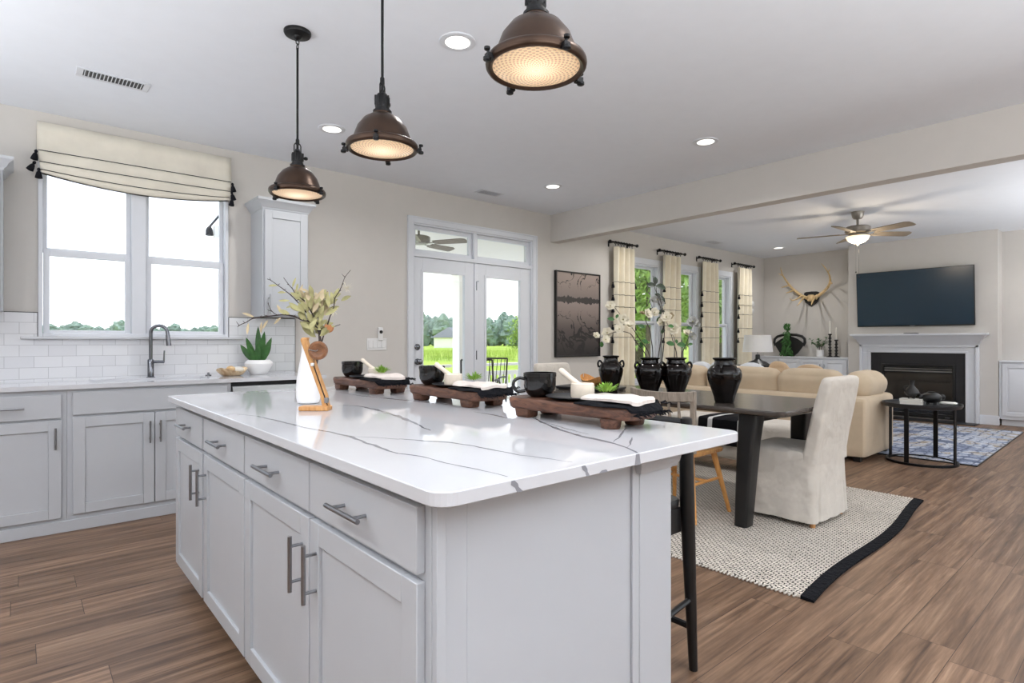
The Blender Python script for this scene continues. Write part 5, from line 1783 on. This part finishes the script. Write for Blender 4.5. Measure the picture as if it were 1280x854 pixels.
def napkin(label1, label2, x_, y_, rz, seed, L=.26, W_=.15):
    r_ = random.Random(seed)
    t = thing('cloth', label2, 'cloth', (x_, y_, TOP), rz)
    def drape(u, v_, off, l, w_, sd):
        X = u * w_; Y = v_ * l
        z = off
        xe = abs((X * math.cos(rz) - Y * math.sin(rz)))
        z += (.010 if off > .002 or l < .11 else .006) * (noise.noise(Vector((X * 16, Y * 12, sd))) + .5) + .002 * math.sin(Y * 60 + sd)
        if Y < -.100: z -= (-.100 - Y) * ((.6 if l > .115 else .3))
        return X, Y, z
    def sheet(name, mat, off, l, w_, sd, th_, parent, edge=None, nx=16, ny=26):
        vs = []
        for i in range(nx + 1):
            for j in range(ny + 1):
                u = -1 + 2 * i / nx; v_ = -1 + 2 * j / ny
                X, Y, z = drape(u, v_, off, l / 2, w_ / 2, sd)
                # soft corners
                k_ = 1 - .10 * (abs(u) ** 4) * (abs(v_) ** 4)
                X *= k_; Y *= k_
                X += .006 * math.sin(Y * 30 + sd); Y += .006 * math.sin(X * 28 + sd)
                e = max(abs(u), abs(v_)) ** 6
                vs.append((X, Y, z + th_ * (1 - e)))
        W1 = ny + 1
        fs = [(i * W1 + j, (i + 1) * W1 + j, (i + 1) * W1 + j + 1, i * W1 + j + 1) for i in range(nx) for j in range(ny)]
        nb = len(vs)
        bt = [(a, b, c - th_ * (1 if True else 0) - .001) for a, b, c in vs]
        bt = [(a, b, c if b < -.095 else max(.0005, c)) for a, b, c in bt]
        f2 = [tuple(q + nb for q in f[::-1]) for f in fs]
        bd = [i * W1 for i in range(nx + 1)] + [nx * W1 + j for j in range(1, ny + 1)] + [i * W1 + ny for i in range(nx - 1, -1, -1)] + [j for j in range(ny - 1, 0, -1)]
        sd_ = [(bd[k], bd[(k + 1) % len(bd)], bd[(k + 1) % len(bd)] + nb, bd[k] + nb) for k in range(len(bd))]
        return MB().add(vs + bt, fs + f2 + sd_).build(name, mat, parent, True)
    sheet('cloth_body', 'black_cloth', .0012, L, W_ * 1.25, seed, .006, t)
    m = MB()
    for k in range(90):
        a = r_.uniform(-1, 1)
        if k % 2:
            p = Vector((a * W_ * .6, -L / 2 + .002, -.018)); dv = Vector((r_.uniform(-.4, .4), -1, r_.uniform(-.1, .5)))
        else:
            p = Vector((W_ * .60, a * L * .5, .005)); dv = Vector((1, r_.uniform(-.4, .4), r_.uniform(-.1, .5)))
        q = p + dv * .016
        m.tube([p, q, q + Vector((dv.x * .008, dv.y * .008, -.006))], [.0022, .0018, .001], 4)
    m.build('fringe', 'black_cloth', t, True)
    n_ = thing('napkin', label1, 'napkin', (x_, y_, TOP + .014), rz)
    sheet('folded_cloth', 'napkin_white', .001, L * .9, W_ * .9, seed + 3, .010, n_)
def greens(label, x_, y_, z_, seed, mat='leaf_light', n=60, L=.03):
    t = thing('green_sprig', label, 'greenery', (x_, y_, z_))
    m = MB(); r_ = random.Random(seed)
    for k in range(n):
        a = r_.uniform(0, 2 * PI); rr = r_.uniform(0, .022)
        p = Vector((rr * math.cos(a), rr * math.sin(a), r_.uniform(0, .008)))
        m.leaf(p, (math.cos(a) * rr * 40, math.sin(a) * rr * 40, r_.uniform(.3, 1.2)), L * r_.uniform(.6, 1.1), .006)
    m.build('foliage', mat, t, True)
bdat = [('riser board nearest the camera, reddish with two round feet', 1.435, 1.32, R(2), True, 'nearest'), ('middle riser board on the island, in front of the glass door', 1.45, 2.055, R(0), False, 'middle'), ('farthest riser board on the island, beside the white bottle vase', 1.43, 2.84, R(3), False, 'farthest')]
for k, (lab, bx0, by0, rz, rf, w_) in enumerate(bdat):
    board(lab, bx0, by0, rz, rf)
    mug('black glazed mug on the %s riser board' % w_, bx0 - .012, by0 + .175, [R(150), R(62), R(60)][k])
    ox, oy = ((.026, -.023), (0, 0), (.033, -.03))[k]
    plate('dark slate plate under the mortar on the %s riser board' % w_, bx0 + .012, by0 + .02)
    mortar('cream marble mortar on the %s riser board' % w_, bx0 + .01 + ox, by0 + .035 + oy, [R(118), R(135), R(130)][k])
    napkin('folded white napkin on the %s riser board' % w_, 'fringed black cloth under the napkin on the %s riser board' % w_, bx0 + .002, by0 - .17, R(4 - 3 * k), 11 + k * 7, L=.24, W_=.16)
    greens('green sprig on the napkin of the %s riser board' % w_, bx0 + .02, by0 - .105, TOP + .033, 3 + k, 'leaf_light', 60 if k < 2 else 110, .034 if k < 2 else .04)

# white bottle vase and branches
bv = thing('vase', 'tall white bottle vase full of dried branches on the island', 'vase', (.945, 2.44, BZ))
MB().lathe([(.036, 0), (.045, .005), (.0495, .03), (.0505, .06), (.048, .10), (.042, .14), (.035, .18), (.029, .215), (.027, .24), (.029, .25), (.024, .25), (.02, .2)], 36).build('body', 'white_ceramic', bv, True)
db_ = thing('dried_branches', 'spreading dried branches and sage leaves standing in the white bottle vase', 'dried branches', (.945, 2.44, BZ + .012))
B = Vector(db_.location)
dd = 2.46
r_ = random.Random(21)
def PX(x_, y_): return (300 + x_ / 8.533, 335 + y_ / 8.533)
paths = [[(399, 480), (400, 425), PX(780, 600), PX(650, 555), PX(580, 515), PX(480, 500), PX(390, 500), PX(330, 450), PX(298, 375)],
         [(399, 480), (399, 425), PX(760, 590), PX(600, 530), PX(480, 500), PX(330, 515), PX(240, 525), PX(130, 545), PX(70, 580), PX(0, 610), (297, 409)],
         [(399, 480), (400, 425), PX(740, 520), PX(680, 450), PX(600, 350), PX(540, 290), PX(470, 235), PX(400, 185), PX(330, 135), PX(290, 120)],
         [(399, 480), (401, 425), PX(720, 400), PX(600, 290), PX(560, 225), PX(520, 180), PX(465, 105)],
         [(400, 480), (403, 425), PX(930, 620), PX(960, 520), PX(1000, 420), PX(1010, 330), PX(1060, 250), PX(1090, 180), PX(1120, 100), PX(1180, 25)],
         [(400, 480), (403, 425), PX(920, 690), PX(980, 640), PX(1070, 605)],
         [(399, 480), (400, 425), PX(840, 560), PX(820, 450), PX(800, 330)]]
ends = []
for k, path in enumerate(paths):
    o_ = r_.uniform(-.12, .12)
    P = [view(px, py, dd + o_ * (i / (len(path) - 1))) - B for i, (px, py) in enumerate(path)]
    P[0] = Vector((0, 0, .02)) if True else P[0]
    P = bez(P, 4)
    ends.append(P)
    MB().tube(P, [.0034 * (1 - .65 * i / len(P)) for i in range(len(P))], 6).build('branch', 'twig', db_, True)
m = MB()
for k, P in enumerate(ends[:5]):
    for i in range(len(P) // 3, len(P) - 1, 4):
        p = P[i]; dv = Vector((r_.uniform(-1, 1), r_.uniform(-1, 1), r_.uniform(0, 1))).normalized()
        m.tube([p, p + dv * r_.uniform(.008, .022)], [.0018, .0008], 4)
m.build('twiglet', 'twig', db_, True)
def leaves_at(pts, mat, L, W_):
    m = MB()
    for (x_, y_, dx, dy) in pts:
        c = view(*PX(x_, y_), dd + r_.uniform(-.06, .06)) - B
        m.leaf(c, Vector((CS * dx, -CF * dx, dy)) + Vector((r_.uniform(-.15, .15),) * 3), L * r_.uniform(.85, 1.15), W_, up=(-CF, -CS, .4), bend=r_.uniform(-.1, .2))
    m.build('leaves', mat, db_, True)
leaves_at([(400, 190, -1, .05), (490, 265, -1, .05), (530, 350, -1, -.1), (560, 210, .3, 1), (600, 400, -1, -.15), (600, 250, .3, .9)], 'leaf_sage', .042, .011)
leaves_at([(150, 525, -1, .5), (450, 490, -.6, 1), (440, 530, -.9, -.8), (610, 280, .6, 1), (620, 290, .5, 1), (90, 590, 0, -1), (230, 580, 0, -1), (300, 560, -.6, -.8), (740, 260, -.7, .3)], 'leaf_tan', .048, .012)
# dense centre
for mat, n_, L in (('leaf_sage', 95, .055), ('leaf_tan', 26, .05), ('leaf_rust', 5, .028)):
    m = MB()
    for k in range(n_):
        if mat == 'leaf_rust':
            x_, y_ = r_.choice([(945, 660), (930, 690), (740, 400), (700, 420), (950, 640)])
            x_ += r_.uniform(-25, 25); y_ += r_.uniform(-25, 25)
        else:
            t_ = r_.random()
            x_ = 820 + r_.gauss(0, 1) * (35 + 95 * t_) - 20 * t_; y_ = 740 - 420 * t_
            if mat == 'leaf_tan': y_ = 520 - 200 * r_.random()
        c = view(*PX(x_, y_), dd + r_.gauss(0, .035)) - B
        ang = (x_ - 820) / 260 + r_.uniform(-.6, .6)
        m.leaf(c, Vector((CS * ang, -CF * ang, r_.uniform(.3, 1))) + Vector((r_.uniform(-.4, .4), r_.uniform(-.4, .4), 0)), L * r_.uniform(.7, 1.2), .020, up=(-CF, -CS, .3), bend=r_.uniform(-.2, .3))
    m.build('leaves', mat, db_, True)
# wispy seed heads
m = MB()
for cx, cy, n_ in ((1130, 220, 46), (700, 380, 16), (1010, 470, 26), (930, 330, 18)):
    c = view(*PX(cx, cy), dd) - B
    for k in range(n_):
        dv = Vector((r_.uniform(-1, 1), r_.uniform(-1, 1), r_.uniform(-.5, 1))).normalized()
        m.leaf(c, dv, r_.uniform(.018, .04), .003)
m.build('seed_head', 'petal', db_, True)

# wooden stand with round disc
ws = thing('wooden_stand', 'leaning oak stand with round dark wood disc in front of the white vase', 'stand', (.862, 2.182, BZ), LAT)
# local x = lateral toward photo right
m = MB().prism(rrect(-.046, -.03, .068, .03, .006, 3), 0, .017)
m.build('base', 'light_wood', ws, bevel=.003)
arm = MB().loft([[(a, -.017, z), (a + .024, -.017, z), (a + .024, .017, z), (a, .017, z)] for a, z in ((.042, .012), (.032, .06), (-.044, .272), (-.038, .282))])
arm.build('arm', 'light_wood', ws, bevel=.005)
m = MB(); m.x = Matrix.Translation((.030, -.026, .232)) @ Matrix.Rotation(PI / 2, 4, 'X')
m.lathe([(.030, -.008), (.036, -.006), (.036, .006), (.033, .009), (.026, .0095), (.024, .008), (.001, .008)], 36).build('disc', 'disc_wood', ws, True)
MB().tube([(-.010, -.02, .230), (.0, -.038, .236), (.013, -.04, .232), (.026, -.038, .230), (.032, -.036, .234)], .0018, 6).build('hook', 'nickel', ws, True)
MB().tube([(.004, -.0, .215), (.012, -.02, .17), (.054, -.02, .05), (.062, -.015, .02)], .0022, 6).build('wire', 'black_metal', ws, True)
bx(.0, -.026, .172, .012, -.014, .184).build('clip', 'plastic_white', ws, bevel=.002)
bx(.052, -.024, .03, .066, -.008, .05).build('bracket', 'nickel', ws, bevel=.002)

# ------------------------------------------------------------------ wall counter: driftwood bowl, plant
dw_ = thing('driftwood_bowl', 'pale burl wood bowl holding shells on the counter under the window', 'bowl', (1.255, 4.80, .905), R(5))
rings = []
for z, s_, wv in ((0, .55, 0), (.012, .78, .02), (.035, .98, .05), (.05, 1.06, .09), (.048, .95, .09), (.022, .7, .05), (.014, .3, 0)):
    rings.append([(.105 * s_ * math.cos(a) * (1 + wv * math.sin(3 * a + 1)), .085 * s_ * math.sin(a) * (1 + wv * math.cos(4 * a)), z + wv * .18 * math.sin(2 * a + .6)) for a in [2 * PI * k / 40 for k in range(40)]])
MB().loft(rings).build('body', 'driftwood', dw_, True)
sh = thing('decor_shell', 'yellowish round shell lying in the burl bowl', 'shell', (1.245, 4.79, .921))
MB().ball((0, 0, .035), .034, 16, 10, (1, 1, .8)).build('body', 'bowl_wood', sh, True)
sh2 = thing('decor_shell', 'white oblong shell at the right of the burl bowl', 'shell', (1.30, 4.80, .921))
MB().ball((0, 0, .03), .036, 16, 10, (1.3, 1, .7)).build('body', 'stone_white', sh2, True)
sp_ = thing('potted_plant', 'green snake plant in a white bowl planter on the wall counter', 'plant', (1.475, 4.86, .905))
MB().lathe([(.055, 0), (.06, .004), (.085, .04), (.105, .078), (.108, .09), (.10, .102), (.082, .118), (.074, .118), (.07, .10), (.001, .098)], 40).build('pot', 'white_ceramic', sp_, True)
m = MB(); m2 = MB(); r_ = random.Random(2)
for k, (a, b, L) in enumerate(((-.35, .1, .22), (-.5, -.2, .17), (.05, .2, .30), (.12, -.1, .26), (.4, 0, .22), (.3, -.4, .16), (-.15, -.35, .17), (.55, .3, .19), (-.6, .4, .18), (.2, .5, .24))):
    (m if k % 2 else m2).leaf((a * .05, b * .05, .095), (a, b, 1), L, .048, up=(-.4, -1, 0), bend=-.05, n=8)
m.build('foliage', 'leaf_green', sp_, True); m2.build('foliage', 'leaf_green', sp_, True)

# ------------------------------------------------------------------ outdoors: porch, lawn, trees
struct(bx(-400, WY + WT, -.75, 600, 900, -.45).build('ground', 'field_grass'))
struct(bx(-25, -25, -.75, 30, WY + WT, -.455).build('ground', 'bounce_concrete'))  # unseen paving added so light bouncing into the room stays neutral
struct(bx(-12, WY + WT, -.74, 19, 17, -.445).build('ground', 'bounce_concrete'))  # unseen paving added to keep green bounce off the porch and room
struct(bx(-400, -300, -.8, 600, WY + WT, -.47).build('ground', 'field_grass'))
pd = bx(2.35, WY + WT, -.45, 8.1, 8.9, -.06)
tag(pd.build('porch_deck', 'decking'), 'pale porch deck outside the french door', 'deck', kind='structure')
m = MB().box(2.35, WY + WT, 2.62, 8.2, 9.1, 2.72)
m.box(2.35, 8.55, 2.40, 8.2, 8.75, 2.62)
o = m.build('porch_ceiling', 'porch'); struct(o); o['label'] = 'cream porch ceiling seen through the transom'; o['category'] = 'ceiling'
for k, x_ in enumerate((6.10, 2.38, 7.86)):
    t = thing('porch_post', ('square white porch post seen through the left glass door', 'square white porch post at the kitchen end of the porch', 'square white corner post at the far end of the porch')[k], 'post', (x_ + .11, 8.65, -.06))
    bx(-.11, -.11, 0, .11, .11, 2.46).build('shaft', 'porch', t, bevel=.004)
    bx(-.13, -.13, 0, .13, .13, .15).build('base', 'porch', t, bevel=.004)
    bx(-.13, -.13, 2.34, .13, .13, 2.46).build('capital', 'porch', t, bevel=.004)
rl = thing('porch_railing', 'white porch railing with flat balusters beyond the french door', 'railing', (4.34, 8.65, -.06))
bx(-1.72, -.05, .76, 1.64, .05, .81).build('top_rail', 'porch', rl, bevel=.004)
bx(-1.72, -.03, .58, 1.64, .03, .66).build('upper_band', 'porch', rl, bevel=.004)
bx(-1.72, -.03, .08, 1.64, .03, .14).build('bottom_rail', 'porch', rl, bevel=.004)
for k in range(26):
    x_ = -1.66 + 3.24 * k / 25
    m = MB().loft([[(x_ + a * w_, b, z) for a, b in ((-1, -.012), (1, -.012), (1, .012), (-1, .012))] for z, w_ in ((.13, .03), (.3, .03), (.45, .045), (.5, .03), (.59, .045))])
    m.build('baluster', 'porch', rl)
r3 = thing('porch_railing', 'white porch railing section seen through the right glass door', 'railing', (7.09, 8.65, -.06))
bx(-.76, -.05, .76, .76, .05, .81).build('top_rail', 'porch', r3, bevel=.004)
bx(-.76, -.03, .58, .76, .03, .66).build('upper_band', 'porch', r3, bevel=.004)
bx(-.76, -.03, .08, .76, .03, .14).build('bottom_rail', 'porch', r3, bevel=.004)
for k in range(10):
    x_ = -.68 + 1.36 * k / 9
    m = MB().loft([[(x_ + a * w_, b, z) for a, b in ((-1, -.012), (1, -.012), (1, .012), (-1, .012))] for z, w_ in ((.13, .03), (.3, .03), (.45, .045), (.5, .03), (.59, .045))])
    m.build('baluster', 'porch', r3)
fan('porch_fan', 'grey porch ceiling fan seen through the transom above the left door', (3.65, 5.95, 2.62), R(15), light=False, R_=.62)
pch = thing('patio_chair', 'dark metal patio chair on the porch behind the middle riser board', 'chair', (5.15, 6.7, -.06), R(-30))
m = MB()
for s_ in (-1, 1):
    m.tube(bez([(s_ * .26, -.24, 0), (s_ * .27, -.22, .4), (s_ * .27, -.2, .62), (s_ * .27, .05, .66), (s_ * .27, .22, .64)], 4), .014, 8)
    m.tube([(s_ * .26, .26, 0), (s_ * .25, .22, .42), (s_ * .24, .34, .95)], .014, 8)
m.tube([(-.24, .34, .95), (.24, .34, .95)], .014, 8).tube([(-.25, .22, .42), (.25, .22, .42)], .012, 8).tube([(-.26, -.22, .42), (.26, -.22, .42)], .012, 8)
m.build('frame', 'black_metal', pch, True)
bx(-.25, -.22, .41, .25, .22, .43).build('seat', 'black_matte', pch, bevel=.004)
m = MB()
for k in range(7):
    x_ = -.2 + .4 * k / 6
    m.tube([(x_, .225, .43), (x_, .34, .95)], .006, 6)
m.build('backrest', 'black_metal', pch, True)
pch2 = dup(pch, (5.75, 7.3, -.06), R(-60), 'second dark metal patio chair on the porch, farther to the right')
# soffit lantern seen through the kitchen window
ln = thing('wall_lantern', 'dark outdoor lantern on a bracket at the porch corner, seen through the kitchen window', 'lantern', (1.60, 7.0, 2.345))
MB().lathe([(.012, 0), (.040, .005), (.036, .07), (.024, .095), (.008, .11)], 12).build('body', 'black_metal', ln, True)
MB().tube([(0, 0, .10), (.05, .0, .17), (.12, 0, .27)], .012, 8).build('bracket_arm', 'slate', ln, True)
bx(.045, -.03, -.02, .75, .03, .12).build('mount_board', 'porch', ln)
bx(.10, -.03, .12, .75, .03, .30).build('mount_board', 'porch', ln)

def blob_tree(name, crownmat, h, w_, seed, parent_loc, label, group, trunk=.25, dense=1, leaf=0):
    t = thing(name, label, 'tree', parent_loc, 0, group)
    r_ = random.Random(seed)
    MB().tube([(0, 0, 0), (.1, 0, h * trunk), (0, .1, h * .75)], [w_ * .06, w_ * .045, w_ * .015], 8).build('trunk', 'bark', t, True)
    m = MB()
    nb = 9
    for k in range(nb):
        f = k / (nb - 1)
        z = h * (trunk + (1 - trunk) * (.1 + .8 * f))
        rad = w_ * .5 * math.sin(PI * (.2 + .72 * f)) * .62
        a = k * 2.4
        off = w_ * .2 * (1 - f)
        c = (off * math.cos(a), off * math.sin(a), z)
        if not leaf:
            m.ball(c, rad, 22, 14, (1, 1, 1.15))
            for q in range(len(m.v) - 22 * 15, len(m.v)):
                p = Vector(m.v[q]); d_ = p - Vector(c)
                m.v[q] = tuple(Vector(c) + d_ * (1 + .4 * noise.noise(p * (2.2 / max(.3, rad)) + Vector((seed, 0, 0))) + .3 * noise.noise(p * (6 / max(.3, rad)) + Vector((0, seed, 0)))))
        else:
            for q in range(leaf):
                d_ = Vector((r_.gauss(0, 1), r_.gauss(0, 1), r_.gauss(0, 1))).normalized() * rad * r_.uniform(.55, 1.25)
                p = Vector(c) + d_
                m.leaf(p, (r_.uniform(-1, 1), r_.uniform(-1, 1), r_.uniform(-1, .5)), .42, .26, bend=.2, n=2)
    m.build('crown', crownmat, t, not leaf)
    return t
# far tree line
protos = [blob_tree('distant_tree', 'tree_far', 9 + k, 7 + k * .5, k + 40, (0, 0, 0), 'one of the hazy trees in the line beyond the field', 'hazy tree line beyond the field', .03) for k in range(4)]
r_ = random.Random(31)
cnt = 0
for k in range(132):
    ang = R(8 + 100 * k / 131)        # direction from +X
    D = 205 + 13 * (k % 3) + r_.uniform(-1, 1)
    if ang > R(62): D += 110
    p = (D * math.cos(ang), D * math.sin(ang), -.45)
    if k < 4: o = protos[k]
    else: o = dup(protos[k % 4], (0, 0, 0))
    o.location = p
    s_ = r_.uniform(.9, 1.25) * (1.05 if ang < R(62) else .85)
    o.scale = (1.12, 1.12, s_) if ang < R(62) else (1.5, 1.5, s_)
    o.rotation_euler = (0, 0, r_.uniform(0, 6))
bt = blob_tree('bright_tree', 'tree_mid', 7.2, 8, 77, (69, 76, -.45), 'bright yellow green tree in the field, right of the far tree line', None, .05, leaf=420)
bt2 = blob_tree('bright_tree', 'tree_mid', 5.5, 7, 79, (84, 84, -.45), 'lower yellow green tree beside the bright tree in the field', None, .05, leaf=420)
# leafy trees outside the living room windows
for k, (x_, y_, h, w_) in enumerate(((21, 15.0, 9, 6), (26, 17, 10, 7), (30, 20, 11, 8), (34, 18, 10, 8), (40, 22, 12, 9), (25, 21.5, 10, 7), (47, 24, 12, 9), (36, 27, 12, 9))):
    names = ['nearest leafy tree outside the first living room window', 'leafy tree behind the nearest one outside the first living room window', 'broad leafy tree outside the second living room window', 'leafy tree outside the third living room window', 'tall leafy tree far right beyond the third living room window', 'leafy tree at the left rear of the window view', 'farthest right leafy tree beyond the living room windows', 'rear centre leafy tree beyond the living room windows']
    blob_tree('leafy_tree', 'tree_leaf', h, w_, 60 + k, (x_, y_, -.45), names[k], None, .18, leaf=260)
# neighbour's white house beyond the field
hs = thing('house', 'small white house far away beyond the field, seen through the left glass door', 'house', (86, 121, -.45), R(20))
bx(-5, -4, 0, 5, 4, 2.6).build('wall', 'porch', hs)
MB().loft([[(-5.6, -4.6, 2.6), (5.6, -4.6, 2.6), (5.6, 4.6, 2.6), (-5.6, 4.6, 2.6)], [(-4.2, -.1, 5.2), (4.2, -.1, 5.2), (4.2, .1, 5.2), (-4.2, .1, 5.2)]]).build('roof', 'roofing', hs)
for x_ in (-3, 0, 3):
    bx(x_ - .5, -4.05, .8, x_ + .5, -3.98, 2).build('window', 'slate', hs)
# tall grass between lawn and trees
m = MB(); r_ = random.Random(8)
for k in range(9000):
    ang = R(r_.uniform(38, 66)); D = r_.uniform(46, 95)
    m.leaf((D * math.cos(ang), D * math.sin(ang), -.45), (r_.uniform(-.3, .3), r_.uniform(-.3, .3), 1), r_.uniform(.5, 1.1), .12, n=1)
tag(m.build('tall_grass', 'field_grass'), 'band of tall grass between the mown lawn and the distant trees', 'grass', kind='stuff')
